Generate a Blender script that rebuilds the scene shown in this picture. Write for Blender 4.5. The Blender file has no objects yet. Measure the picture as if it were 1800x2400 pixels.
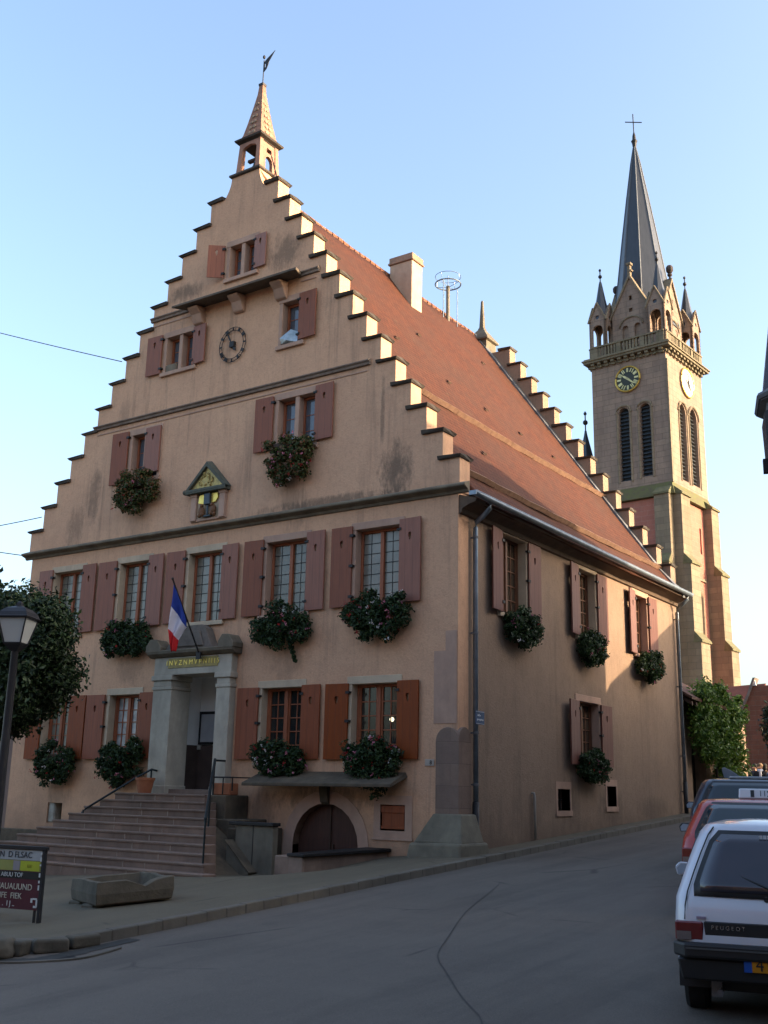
import bpy, bmesh, math, random
from mathutils import Vector, Matrix, noise
from mathutils.geometry import tessellate_polygon
random.seed(7)
sc = bpy.context.scene
COL = sc.collection
R = math.radians
PI = math.pi

# ---------------------------------------------------------------- materials
def nodes_of(name):
    m = bpy.data.materials.new(name); m.use_nodes = True
    nt = m.node_tree; nt.nodes.clear()
    out = nt.nodes.new('ShaderNodeOutputMaterial')
    b = nt.nodes.new('ShaderNodeBsdfPrincipled')
    nt.links.new(b.outputs[0], out.inputs[0])
    return m, nt, b

class NB:
    """short-hand for wiring nodes"""
    def __init__(s, nt): s.nt = nt
    def n(s, t, **kw):
        nd = s.nt.nodes.new('ShaderNode' + t)
        for k, v in kw.items(): setattr(nd, k, v)
        return nd
    def l(s, a, b): s.nt.links.new(a, b)
    def val(s, sock, v):
        if hasattr(v, 'is_output') or isinstance(v, bpy.types.NodeSocket): s.l(v, sock)
        else: sock.default_value = v
    def coord(s, scale=(1, 1, 1), loc=(0, 0, 0), rot=(0, 0, 0)):
        tc = s.n('TexCoord'); mp = s.n('Mapping')
        s.l(tc.outputs['Object'], mp.inputs[0])
        mp.inputs['Scale'].default_value = scale; mp.inputs['Location'].default_value = loc; mp.inputs['Rotation'].default_value = rot
        return mp.outputs[0]
    def noise(s, vec, scale, detail=6, rough=.6):
        t = s.n('TexNoise'); s.l(vec, t.inputs['Vector'])
        t.inputs['Scale'].default_value = scale; t.inputs['Detail'].default_value = detail; t.inputs['Roughness'].default_value = rough
        return t.outputs[0]
    def ramp(s, f, pts):
        r = s.n('ValToRGB'); s.val(r.inputs[0], f)
        e = r.color_ramp.elements
        while len(e) < len(pts): e.new(.5)
        for i, (p, c) in enumerate(pts):
            e[i].position = p
            e[i].color = (c, c, c, 1) if isinstance(c, (int, float)) else (*c, 1)
        return r.outputs[0]
    def mix(s, f, a, b, mode='MIX'):
        m = s.n('Mix', data_type='RGBA', blend_type=mode)
        s.val(m.inputs[0], f)
        s.val(m.inputs[6], a if not isinstance(a, tuple) else (*a, 1))
        s.val(m.inputs[7], b if not isinstance(b, tuple) else (*b, 1))
        return m.outputs[2]
    def math(s, op, a, b=0., c=None):
        m = s.n('Math', operation=op); s.val(m.inputs[0], a); s.val(m.inputs[1], b)
        if c is not None: s.val(m.inputs[2], c)
        return m.outputs[0]
    def xyz(s, vec):
        x = s.n('SeparateXYZ'); s.l(vec, x.inputs[0]); return x.outputs
    def bump(s, bsdf, h, strength=.3, dist=.02):
        b = s.n('Bump'); s.val(b.inputs['Height'], h)
        b.inputs['Strength'].default_value = strength; b.inputs['Distance'].default_value = dist
        s.l(b.outputs[0], bsdf.inputs['Normal'])

MATS = {}
def mat(name, c1, c2=None, scale=3., rough=.8, bump=.0, bscale=40., stretch=(1, 1, 1), spec=.3, metal=0., vary=0., grime=0., gscale=1.2, coat=0.):
    """general weathered surface: two colours by noise, optional per object variation, large blotches of grime and fine bump"""
    if name in MATS: return MATS[name]
    m, nt, b = nodes_of(name); k = NB(nt)
    v = k.coord(stretch)
    c2 = c2 or tuple(x * .8 for x in c1)
    col = k.mix(k.ramp(k.noise(v, scale), [(.32, 0.), (.68, 1.)]), c1, c2)
    if grime:
        gm = k.ramp(k.noise(k.coord((1, 1, .35)), gscale, 8, .7), [(.45, 0.), (.75, grime)])
        col = k.mix(gm, col, tuple(x * .35 for x in c1))
    if vary:
        oi = k.n('ObjectInfo'); hs = k.n('HueSaturation')
        k.l(col, hs.inputs['Color'])
        mr = k.n('MapRange'); k.l(oi.outputs['Random'], mr.inputs[0])
        mr.inputs[3].default_value = 1 - vary; mr.inputs[4].default_value = 1 + vary
        k.l(mr.outputs[0], hs.inputs['Value']); col = hs.outputs[0]
    k.l(col, b.inputs['Base Color'])
    b.inputs['Roughness'].default_value = rough; b.inputs['Specular IOR Level'].default_value = spec
    b.inputs['Metallic'].default_value = metal
    if coat: b.inputs['Coat Weight'].default_value = coat; b.inputs['Coat Roughness'].default_value = .05
    if bump: k.bump(b, k.noise(v, bscale, 5), bump, .01)
    MATS[name] = m
    return m

def plaster(name, c1, c2, stain, patches=(), streak=.55, axis=0, lower=None):
    m, nt, b = nodes_of(name); k = NB(nt)
    v = k.coord()
    col = k.mix(k.ramp(k.noise(v, .7, 8, .65), [(.3, 0.), (.7, 1.)]), c1, c2)
    col = k.mix(k.ramp(k.noise(v, 7, 5), [(.4, 0.), (.8, .35)]), col, tuple(x * .82 for x in c1))
    col = k.mix(k.ramp(k.noise(k.coord((1, 1, .6)), 17, 6, .7), [(.50, 0.), (.72, .42)]), col, tuple(x * .62 for x in c2))
    # rain streaks: noise squeezed in the vertical
    st = k.noise(k.coord((2.6, 2.6, .16)), 1.6, 9, .72)
    msk = k.noise(v, .35, 4)
    f = k.math('MULTIPLY', k.ramp(st, [(.52, 0.), (.72, 1.)]), k.ramp(msk, [(.38, .12), (.62, streak)]))
    mot = k.ramp(k.noise(k.coord((1, 1, .8)), 2.2, 10, .75), [(.36, 0.), (.50, .0), (.66, .30)])
    col = k.mix(mot, col, tuple(.72 * x for x in c2))
    col = k.mix(f, col, stain)
    if lower:
        col = k.mix(k.ramp(k.math('ADD', k.math('MULTIPLY', k.xyz(v)[2], .1), 0.), [(.712, 1.), (.714, 0.)]), col, k.mix(1., col, lower, 'MULTIPLY'))
    # damp band and grime near the ground, ragged upper limit
    z = k.xyz(v)[2]
    dz = k.math('ADD', z, k.math('MULTIPLY', k.noise(v, 1.3, 6), -1.6))
    dm = k.ramp(k.math('ADD', k.math('MULTIPLY', dz, .25), .5), [(.30, .75), (.50, 0.)])
    col = k.mix(dm, col, tuple(.55 * x + .45 * y for x, y in zip(stain, c2)))
    # separate stains and darker patches with a place of their own: (axis position, z, half width, half height)
    ax = k.xyz(v)[axis]
    for (px, pz, hw, hh, amt) in patches:
        dx = k.math('DIVIDE', k.math('SUBTRACT', ax, px), hw); dy = k.math('DIVIDE', k.math('SUBTRACT', z, pz), hh)
        d = k.math('ADD', k.math('MULTIPLY', dx, dx), k.math('MULTIPLY', dy, dy))
        d = k.math('ADD', d, k.math('MULTIPLY', k.math('SUBTRACT', k.noise(k.coord((1.6, 1.6, .7)), 4.5, 8, .7), .5), 3.4))
        col = k.mix(k.ramp(d, [(.05, amt), (1.25, 0.)]), col, stain)
    k.l(col, b.inputs['Base Color'])
    b.inputs['Roughness'].default_value = .92; b.inputs['Specular IOR Level'].default_value = .15
    h = k.math('ADD', k.math('MULTIPLY', k.noise(v, 3, 4), .8), k.math('MULTIPLY', k.noise(v, 26, 6), .9))
    k.bump(b, h, .42, .03)
    MATS[name] = m
    return m

def blocks(name, c1, c2, mortar, bw=.7, bh=.32, stain=(.05, .045, .03), amt=.5, ms=.012, plane='XZ', bump=.5):
    """masonry: brick texture laid in the wall plane, weathered"""
    m, nt, b = nodes_of(name); k = NB(nt)
    v = k.coord()
    x, y, z = k.xyz(v)[:3]
    cb = k.n('CombineXYZ'); k.val(cb.inputs[0], k.math('ADD', x, y)); k.val(cb.inputs[1], z)
    br = k.n('TexBrick'); k.l(cb.outputs[0], br.inputs[0])
    br.inputs['Color1'].default_value = (*c1, 1); br.inputs['Color2'].default_value = (*c2, 1); br.inputs['Mortar'].default_value = (*mortar, 1)
    br.inputs['Scale'].default_value = 1; br.inputs['Mortar Size'].default_value = ms; br.inputs['Brick Width'].default_value = bw; br.inputs['Row Height'].default_value = bh
    br.inputs['Mortar Smooth'].default_value = .3
    col = k.mix(k.ramp(k.noise(v, 5, 8, .7), [(.35, 0.), (.75, .5)]), br.outputs[0], tuple(q * .6 for q in c1))
    f = k.ramp(k.noise(k.coord((1.5, 1.5, .25)), 1.1, 8, .7), [(.45, 0.), (.72, amt)])
    col = k.mix(f, col, stain)
    k.l(col, b.inputs['Base Color']); b.inputs['Roughness'].default_value = .9; b.inputs['Specular IOR Level'].default_value = .2
    h = k.math('ADD', k.math('MULTIPLY', br.outputs[1], -1.), k.math('MULTIPLY', k.noise(v, 18, 5), .6))
    k.bump(b, h, bump, .02)
    MATS[name] = m
    return m

def tiles(name, c1, c2, c3, ux, uz, w=.17, h=.15, rows='Z'):
    """clay roof tiles; the rows run up the slope, object coordinates"""
    m, nt, b = nodes_of(name); k = NB(nt)
    v = k.coord(); x, y, z = k.xyz(v)[:3]
    cb = k.n('CombineXYZ'); k.val(cb.inputs[0], y if ux == 'Y' else x); k.val(cb.inputs[1], k.math('MULTIPLY', z, uz))
    br = k.n('TexBrick'); k.l(cb.outputs[0], br.inputs[0])
    br.inputs['Color1'].default_value = (*c1, 1); br.inputs['Color2'].default_value = (*c2, 1); br.inputs['Mortar'].default_value = (*tuple(q * .35 for q in c1), 1)
    br.inputs['Scale'].default_value = 1; br.inputs['Mortar Size'].default_value = .009; br.inputs['Brick Width'].default_value = w; br.inputs['Row Height'].default_value = h
    br.inputs['Bias'].default_value = -.1
    col = k.mix(k.ramp(k.noise(v, .45, 7, .7), [(.42, 0.), (.7, .8)]), br.outputs[0], c3)
    col = k.mix(k.ramp(k.noise(v, 11, 4), [(.45, 0.), (.75, .4)]), col, tuple(q * .55 for q in c1))
    lic = k.ramp(k.noise(v, 2.3, 10, .75), [(.60, 0.), (.72, .55)])
    col = k.mix(lic, col, (.09, .07, .045))
    k.l(col, b.inputs['Base Color']); b.inputs['Roughness'].default_value = .85; b.inputs['Specular IOR Level'].default_value = .2
    fr = k.math('FRACT', k.math('DIVIDE', k.math('MULTIPLY', z, uz), h))
    hh = k.math('ADD', k.math('MULTIPLY', k.math('SUBTRACT', 1., fr), .8), k.math('MULTIPLY', k.noise(v, 9, 4), .7))
    hh = k.math('ADD', hh, k.math('MULTIPLY', br.outputs[1], -.6))
    k.bump(b, hh, .6, .025)
    MATS[name] = m
    return m

def glass(name, tint, clear=.0, rough=.06, c2=None, scale=2.):
    """window pane: reflecting surface over a dim room or curtain"""
    if name in MATS: return MATS[name]
    m, nt, b = nodes_of(name); k = NB(nt)
    v = k.coord()
    col = k.mix(k.ramp(k.noise(v, scale, 3), [(.35, 0.), (.65, 1.)]), tint, c2 or tuple(q * .6 for q in tint))
    k.l(col, b.inputs['Base Color']); b.inputs['Roughness'].default_value = rough; b.inputs['Specular IOR Level'].default_value = .6
    k.bump(b, k.noise(v, 2.2, 2), .04, .02)
    if clear:
        tr = k.n('BsdfTransparent'); tr.inputs[0].default_value = (.75, .75, .72, 1)
        mx = k.n('MixShader'); mx.inputs[0].default_value = clear
        k.l(b.outputs[0], mx.inputs[1]); k.l(tr.outputs[0], mx.inputs[2])
        out = [n for n in nt.nodes if n.type == 'OUTPUT_MATERIAL'][0]
        k.l(mx.outputs[0], out.inputs[0])
    MATS[name] = m
    return m

def leafmat(name, a, b_, c, scale=9.):
    m, nt, b = nodes_of(name); k = NB(nt)
    g = k.n('NewGeometry')
    r = k.math('MULTIPLY', g.outputs['Random Per Island'], 1.)
    col = k.ramp(r, [(0., a), (.55, b_), (1., c)])
    k.l(col, b.inputs['Base Color']); b.inputs['Roughness'].default_value = .55; b.inputs['Specular IOR Level'].default_value = .35
    tl = k.n('BsdfTranslucent'); k.l(col, tl.inputs[0])
    mx = k.n('MixShader'); mx.inputs[0].default_value = .22
    k.l(b.outputs[0], mx.inputs[1]); k.l(tl.outputs[0], mx.inputs[2])
    out = [n for n in nt.nodes if n.type == 'OUTPUT_MATERIAL'][0]
    k.l(mx.outputs[0], out.inputs[0])
    MATS[name] = m
    return m

def emit(name, c, s):
    m = bpy.data.materials.new(name); m.use_nodes = True; nt = m.node_tree; nt.nodes.clear()
    e = nt.nodes.new('ShaderNodeEmission'); e.inputs[0].default_value = (*c, 1); e.inputs[1].default_value = s
    o = nt.nodes.new('ShaderNodeOutputMaterial'); nt.links.new(e.outputs[0], o.inputs[0]); MATS[name] = m
    return m

def paint(name, c, rough=.25, metal=0.):
    return mat(name, c, tuple(q * .93 for q in c), 1.5, rough, 0, spec=.5, metal=metal, coat=.6)

def shuttermat(name, c1, c2):
    m, nt, b = nodes_of(name); k = NB(nt)
    v = k.coord(); x, y, z = k.xyz(v)[:3]
    col = k.mix(k.ramp(k.noise(k.coord((5, 5, .5)), 3, 7, .7), [(.3, 0.), (.75, 1.)]), c1, c2)
    s = k.math('FRACT', k.math('MULTIPLY', k.math('ADD', x, y), 5.3))
    gr = k.ramp(s, [(0., 1.), (.03, 1.), (.06, 0.), (1., 0.)])
    col = k.mix(k.math('MULTIPLY', gr, .6), col, tuple(q * .3 for q in c1))
    oi = k.n('ObjectInfo'); hs = k.n('HueSaturation'); k.l(col, hs.inputs['Color'])
    mr = k.n('MapRange'); k.l(oi.outputs['Random'], mr.inputs[0]); mr.inputs[3].default_value = .84; mr.inputs[4].default_value = 1.16
    k.l(mr.outputs[0], hs.inputs['Value'])
    mr2 = k.n('MapRange'); k.l(oi.outputs['Random'], mr2.inputs[0]); mr2.inputs[3].default_value = 1.12; mr2.inputs[4].default_value = .85
    k.l(mr2.outputs[0], hs.inputs['Saturation'])
    k.l(hs.outputs[0], b.inputs['Base Color']); b.inputs['Roughness'].default_value = .62; b.inputs['Specular IOR Level'].default_value = .3
    k.bump(b, k.math('SUBTRACT', k.math('MULTIPLY', k.noise(k.coord((9, 9, .7)), 4, 4), .5), gr), .4, .012)
    MATS[name] = m
    return m

# ---------------------------------------------------------------- mesh builder
def ident(*p): return Vector(p)
class MB:
    def __init__(s): s.v = []; s.f = []; s.m = []
    def face(s, pts, mi=0):
        i = len(s.v); s.v += [Vector(p) for p in pts]; s.f.append(tuple(range(i, i + len(pts)))); s.m.append(mi)
    def raw(s, vs, fs, mi=0):
        i = len(s.v); s.v += [Vector(p) for p in vs]
        for f in fs: s.f.append(tuple(i + j for j in f)); s.m.append(mi)
        return s
    def box(s, x0, x1, y0, y1, z0, z1, mi=0, T=None):
        vs = [(x, y, z) for z in (z0, z1) for y in (y0, y1) for x in (x0, x1)]
        if T: vs = [T(*p) if callable(T) else T @ Vector(p) for p in vs]
        return s.raw(vs, [(0, 2, 3, 1), (4, 5, 7, 6), (0, 1, 5, 4), (2, 6, 7, 3), (0, 4, 6, 2), (1, 3, 7, 5)], mi)
    def prism(s, poly, d0, d1, f, mi=0):
        """poly of (a,b), extruded d0..d1, f maps (a,b,d)"""
        n = len(poly)
        vs = [f(a, b, d0) for a, b in poly] + [f(a, b, d1) for a, b in poly]
        tri = tessellate_polygon([[Vector((a, b, 0)) for a, b in poly]])
        fs = [tuple(t) for t in tri] + [tuple(n + i for i in reversed(t)) for t in tri]
        fs += [(i, (i + 1) % n, n + (i + 1) % n, n + i) for i in range(n)]
        return s.raw(vs, fs, mi)
    def wall(s, outer, holes, d0, d1, f, mi=0):
        loops = [outer] + holes
        flat = [p for l in loops for p in l]; n = len(flat)
        tri = tessellate_polygon([[Vector((a, b, 0)) for a, b in l] for l in loops])
        vs = [f(a, b, d0) for a, b in flat] + [f(a, b, d1) for a, b in flat]
        fs = [tuple(t) for t in tri] + [tuple(n + i for i in reversed(t)) for t in tri]
        o = 0
        for l in loops:
            k = len(l)
            fs += [(o + i, o + (i + 1) % k, n + o + (i + 1) % k, n + o + i) for i in range(k)]
            o += k
        return s.raw(vs, fs, mi)
    def tube(s, pts, r, n=8, mi=0, cap=True):
        pts = [Vector(p) for p in pts]; rs = r if isinstance(r, (list, tuple)) else [r] * len(pts)
        vs = []; fs = []
        up = Vector((0, 0, 1))
        for i, p in enumerate(pts):
            d = (pts[min(i + 1, len(pts) - 1)] - pts[max(i - 1, 0)]).normalized()
            a = d.cross(up if abs(d.z) < .95 else Vector((1, 0, 0))).normalized(); b = d.cross(a)
            for j in range(n):
                t = 2 * PI * j / n; vs.append(p + (a * math.cos(t) + b * math.sin(t)) * rs[i])
        for i in range(len(pts) - 1):
            for j in range(n): fs.append((i * n + j, i * n + (j + 1) % n, (i + 1) * n + (j + 1) % n, (i + 1) * n + j))
        if cap: fs += [tuple(range(n)), tuple(range((len(pts) - 1) * n, len(pts) * n))]
        return s.raw(vs, fs, mi)
    def lathe(s, prof, c=(0, 0, 0), n=16, mi=0, rot=0., T=None):
        vs = []; fs = []
        for r, z in prof:
            for j in range(n):
                t = 2 * PI * j / n + rot; p = Vector((c[0] + r * math.cos(t), c[1] + r * math.sin(t), c[2] + z)); vs.append(T @ p if T else p)
        m = len(prof)
        for i in range(m - 1):
            for j in range(n): fs.append((i * n + j, i * n + (j + 1) % n, (i + 1) * n + (j + 1) % n, (i + 1) * n + j))
        fs += [tuple(range(n)), tuple(range((m - 1) * n, m * n))]
        return s.raw(vs, fs, mi)
    def ball(s, c, r, mi=0, n=8):
        r = r if isinstance(r, (tuple, list)) else (r, r, r)
        vs = []; fs = []; h = n // 2 + 1
        for i in range(h + 1):
            a = PI * i / h
            for j in range(n):
                t = 2 * PI * j / n
                vs.append((c[0] + r[0] * math.sin(a) * math.cos(t), c[1] + r[1] * math.sin(a) * math.sin(t), c[2] + r[2] * math.cos(a)))
        for i in range(h):
            for j in range(n): fs.append((i * n + j, i * n + (j + 1) % n, (i + 1) * n + (j + 1) % n, (i + 1) * n + j))
        return s.raw(vs, fs, mi)
    def build(s, name, mats, parent=None, smooth=False, bevel=0., seg=1, fix=True, origin=None):
        mats = mats if isinstance(mats, (list, tuple)) else [mats]
        off = ORG.get(parent.name, Vector((0, 0, 0))) if parent else Vector(origin or (0, 0, 0))
        me = bpy.data.meshes.new(name)
        me.from_pydata([tuple(p - off) for p in s.v], [], s.f)
        me.polygons.foreach_set('material_index', s.m)
        for q in mats: me.materials.append(MATS[q] if isinstance(q, str) else q)
        if fix:
            bm = bmesh.new(); bm.from_mesh(me)
            bmesh.ops.remove_doubles(bm, verts=bm.verts, dist=1e-5)
            bmesh.ops.recalc_face_normals(bm, faces=bm.faces)
            bm.to_mesh(me); bm.free()
        if smooth:
            me.polygons.foreach_set('use_smooth', [True] * len(me.polygons))
        o = bpy.data.objects.new(name, me); COL.objects.link(o)
        if parent: o.parent = parent
        else: o.location = off
        ORG[o.name] = off
        if bevel:
            b = o.modifiers.new('bev', 'BEVEL'); b.width = bevel; b.segments = seg; b.limit_method = 'ANGLE'; b.angle_limit = R(40)
        return o
ORG = {}
def tag(o, label, cat, group=None, kind=None):
    if label: o['label'] = label
    if cat: o['category'] = cat
    if group: o['group'] = group
    if kind: o['kind'] = kind
    return o
def thing(name, label, cat, loc=(0, 0, 0), group=None, local=False):
    o = bpy.data.objects.new(name, None); COL.objects.link(o)
    o.empty_display_size = .2
    o.location = loc
    ORG[o.name] = Vector((0, 0, 0)) if local else Vector(loc)
    return tag(o, label, cat, group)
def struct(o): o['kind'] = 'structure'; return o
def text(body, size, m, parent, M4, name='lettering', ext=.004, align='CENTER'):
    cu = bpy.data.curves.new(name, 'FONT'); cu.body = body; cu.size = size; cu.extrude = ext; cu.align_x = align; cu.align_y = 'CENTER'
    t_ = bpy.data.objects.new(name, cu); COL.objects.link(t_)
    me = bpy.data.meshes.new_from_object(t_.evaluated_get(bpy.context.evaluated_depsgraph_get())); bpy.data.objects.remove(t_)
    me.materials.clear(); me.materials.append(MATS[m]); o = bpy.data.objects.new(name, me); COL.objects.link(o)
    if parent:
        o.parent = parent
        M4 = Matrix.Translation(-ORG.get(parent.name, Vector((0, 0, 0)))) @ M4
    o.matrix_local = M4
    return o
def frame_mat(o, x, z):
    """matrix with text x axis along x, text up along z, at o"""
    x = Vector(x).normalized(); z = Vector(z).normalized(); y = x.cross(z)
    n = -y
    return Matrix(((x.x, z.x, n.x, o[0]), (x.y, z.y, n.y, o[1]), (x.z, z.z, n.z, o[2]), (0, 0, 0, 1)))
def arch(a0, a1, z0, zs, n=8, pointed=0.):
    """opening outline with arched top springing at zs"""
    c = (a0 + a1) / 2; r = (a1 - a0) / 2; pts = [(a0, z0), (a1, z0), (a1, zs)]
    for i in range(1, n):
        t = PI * i / n; pts.append((c + r * math.cos(t), zs + r * math.sin(t) * (1 + pointed * math.sin(t) ** 3)))
    return pts + [(a0, zs)]
def rect(a0, a1, z0, z1): return [(a0, z0), (a1, z0), (a1, z1), (a0, z1)]

# ---------------------------------------------------------------- ground
def sst(a, b, x):
    t = max(0., min(1., (x - a) / (b - a))); return t * t * (3 - 2 * t)
def g(x, y):
    yy = max(-22., min(y, 13.)); z = .054 * yy
    if y > 13: z += .03 * min(y - 13, 4)
    z += .06 * max(-14., min(x, 0.)) * (1 - sst(0., 9., y))
    z -= .24 * math.exp(-((x + 3.1) / 1.5) ** 2 - ((y + 1.6) / 1.3) ** 2)
    return z
# ---------------------------------------------------------------- palette
HALL_P = [(-1.55, 7.85, .5, .75, .72), (-11.3, 8.7, .25, .9, .55), (-12.0, 7.85, .4, .7, .42), (-8.4, 13.85, .75, .3, .62), (-5.0, 14.1, .6, .6, .6), (-3.6, 7.42, 2.2, .16, .65), (-10.4, 10.8, .25, .5, .3), (-1.95, 9.3, .07, .9, .5), (-4.4, 7.6, .5, .6, .3), (-9.5, 7.6, .5, .6, .25), (-.25, 8.3, .09, .5, .6), (-.7, 9.0, .08, .45, .6), (-1.1, 9.7, .07, .4, .55), (-1.55, 10.3, .07, .4, .5), (-9.4, 4.0, .6, .5, .3), (-4.4, 3.8, .5, .5, .3), (-3.2, .95, 1.5, .3, .6), (-4.9, .7, .5, .5, .45), (-11.6, .9, .5, .35, .35)]  # wall stains, plus two darker patches below the cellar shelf
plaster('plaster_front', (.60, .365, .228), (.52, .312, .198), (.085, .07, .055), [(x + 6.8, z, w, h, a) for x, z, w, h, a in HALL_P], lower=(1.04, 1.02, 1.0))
plaster('plaster_side', (.295, .208, .146), (.245, .17, .122), (.095, .072, .056), [(-1.5, 1.0, .5, .6, .5), (1.0, .9, .9, .5, .5), (4., .8, 1.2, .4, .4)], axis=1)  # darker than the front plaster: the street's shade is put into the colour
mat('stone_cream', (.53, .415, .285), (.44, .345, .24), 4, .85, .25, 60, grime=.5)
mat('stone_pink', (.46, .295, .21), (.38, .245, .18), 4, .85, .25, 60, grime=.5)
mat('stone_grey', (.20, .165, .115), (.12, .10, .072), 3, .9, .5, 25, grime=.7)
mat('stone_door', (.47, .415, .325), (.38, .335, .265), 4, .85, .3, 40, grime=.6)
mat('stone_dark', (.13, .10, .066), (.07, .056, .04), 4, .92, .6, 25, grime=.6)
mat('coping', (.085, .07, .055), (.05, .042, .035), 5, .9, .5, 30, grime=.6, vary=.2)
blocks('stone_quoin', (.24, .165, .125), (.20, .14, .11), (.15, .11, .085), .62, .42, (.11, .09, .075), .5, .007)
mat('stone_steps', (.23, .155, .118), (.16, .115, .092), 1.7, .88, .5, 26, grime=.6, gscale=2., vary=.12)
shuttermat('shutter_mauve', (.27, .105, .064), (.20, .080, .052))
shuttermat('shutter_brown', (.27, .072, .026), (.185, .050, .020))
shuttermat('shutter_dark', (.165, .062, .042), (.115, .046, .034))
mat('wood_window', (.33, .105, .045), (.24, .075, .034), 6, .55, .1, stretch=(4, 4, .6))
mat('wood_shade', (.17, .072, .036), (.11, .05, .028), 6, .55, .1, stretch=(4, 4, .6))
mat('wood_dark', (.085, .048, .03), (.05, .03, .02), 5, .7, .2, stretch=(3, 3, .5))
mat('door_brown', (.085, .038, .026), (.06, .028, .02), 4, .6, .2, stretch=(6, 6, .6))
mat('eave_wood', (.13, .085, .055), (.09, .06, .04), 5, .8, .2)
mat('iron', (.02, .02, .021), (.035, .032, .03), 9, .55, .1, metal=.4)
mat('zinc', (.24, .29, .33), (.16, .19, .22), 5, .45, .1, metal=.55, spec=.5)
mat('lead', (.16, .165, .17), (.10, .10, .105), 4, .7, .2)
mat('gold', (.62, .42, .10), (.42, .27, .06), 18, .38, .25, 60, metal=.75)
mat('gold_bright', (.80, .58, .14), (.65, .45, .1), 14, .35, .2, 60, metal=.6)
tiles('tiles_roof', (.092, .028, .0115), (.060, .0185, .0085), (.055, .026, .016), 'Y', 1.22)
tiles('tiles_brown', (.16, .075, .05), (.12, .06, .04), (.09, .055, .04), 'X', 1.3)
mat('ledge_tile', (.24, .14, .09), (.16, .09, .06), 7, .85, .4, 30, grime=.4)
glass('pane_olive', (.20, .185, .145), .0, .25, (.145, .135, .105), 1.6)
glass('pane_olive_clear', (.20, .185, .145), .20, .2, (.145, .135, .105), 1.6)
glass('pane_sky', (.10, .115, .13), 0, .06, (.07, .08, .10), 3)
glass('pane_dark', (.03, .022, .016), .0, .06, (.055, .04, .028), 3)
glass('pane_lit', (.05, .05, .045), .45, .05, (.03, .03, .028), 3)
glass('curtain', (.42, .42, .40), 0, .3, (.2, .2, .2), 5)
leafmat('leaf_box', (.010, .024, .007), (.022, .048, .012), (.050, .085, .024))
leafmat('leaf_rust', (.03, .05, .012), (.06, .085, .02), (.20, .075, .035))
leafmat('leaf_tree', (.007, .017, .006), (.015, .034, .010), (.036, .065, .020))
leafmat('leaf_ivy', (.04, .085, .012), (.085, .16, .022), (.17, .25, .04))
leafmat('leaf_dusk', (.012, .020, .010), (.022, .035, .016), (.04, .05, .022))
mat('bark', (.07, .055, .04), (.04, .03, .022), 6, .9, .6, 20, stretch=(1, 1, .3))
for n_, c_ in (('petal_red', (.42, .02, .022)), ('petal_pink', (.62, .22, .30)), ('petal_white', (.75, .70, .66))): mat(n_, c_, rough=.6)
mat('terracotta', (.38, .14, .065), (.28, .10, .05), 5, .8, .2)
mat('interior_white', (.78, .76, .72), (.72, .70, .66), 2, .9)
mat('interior_brown', (.085, .055, .045), (.06, .04, .032), 3, .8)
mat('slate', (.036, .040, .048), (.024, .028, .034), 2.5, .42, .15, 30, stretch=(3, 3, .4), spec=.5)
blocks('sandstone', (.31, .225, .165), (.25, .18, .14), (.14, .11, .085), .85, .36, (.085, .07, .055), .5)
blocks('sandstone_buttress', (.255, .20, .135), (.19, .15, .105), (.12, .10, .075), .9, .38, (.09, .085, .05), .55)
blocks('brick_red', (.44, .17, .12), (.37, .145, .105), (.40, .26, .20), .8, .3, (.20, .12, .09), .4, .008)
blocks('brick_far', (.23, .095, .06), (.18, .075, .05), (.17, .11, .08), .5, .2, (.07, .055, .035), .55)
mat('moss', (.12, .125, .045), (.11, .09, .055), 4, .95, .5, 12)
mat('louvre', (.045, .055, .062), (.03, .036, .042), 4, .6)

# ---------------------------------------------------------------- town hall
H0 = Vector((-6.8, 6.6, 0))
hall = thing('town_hall', 'large pink plastered town hall with stepped gables, red tiled roof and small bell turret', 'town hall', H0)
LEN = 13.07; WT = .42
fF = lambda a, b, d: Vector((a, d, b))            # front wall plane, d goes inward
fS = lambda a, b, d: Vector((-d, a, b))           # street side wall plane, d goes inward
XR = [.03 - .4135 * i for i in range(15)]; ZR = [7.93 + .638 * i for i in range(14)]
XL = [-13.8 + .4715 * i for i in range(15)]; ZL = [7.90 + .641 * i for i in range(14)]
TOPX0, TOPX1, TOPZ = -7.2, -5.82, 16.8
def gable_outline(turret):
    p = [(-13.64, -1.4), (0, -1.4), (0, 7.2), (XR[0], 7.2)]
    for i in range(14):
        p.append((XR[i], ZR[i]))
        p.append((XR[i + 1] if i < 13 else TOPX1, ZR[i]))
    if turret:
        for t in range(1, 8):
            u = t / 7; p.append((TOPX1 - .2 * (1 - (1 - u) ** 2), ZR[13] + (TOPZ - ZR[13]) * u))
        for t in range(7, -1, -1):
            u = t / 7; p.append((TOPX0 + .22 * (1 - (1 - u) ** 2), ZL[13] + (TOPZ - ZL[13]) * u))
    else: p += [(TOPX1 - .3, ZR[13]), (TOPX0 + .3, ZL[13]), (TOPX0, ZL[13])]
    for i in range(13, -1, -1):
        if i < 13: p.append((XL[i + 1], ZL[i]))
        p.append((XL[i], ZL[i]))
    p += [(XL[0], 7.2), (-13.64, 7.2)]
    q = []
    for a in p:
        if not q or (abs(a[0] - q[-1][0]) + abs(a[1] - q[-1][1])) > 1e-4: q.append(a)
    return q
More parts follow.
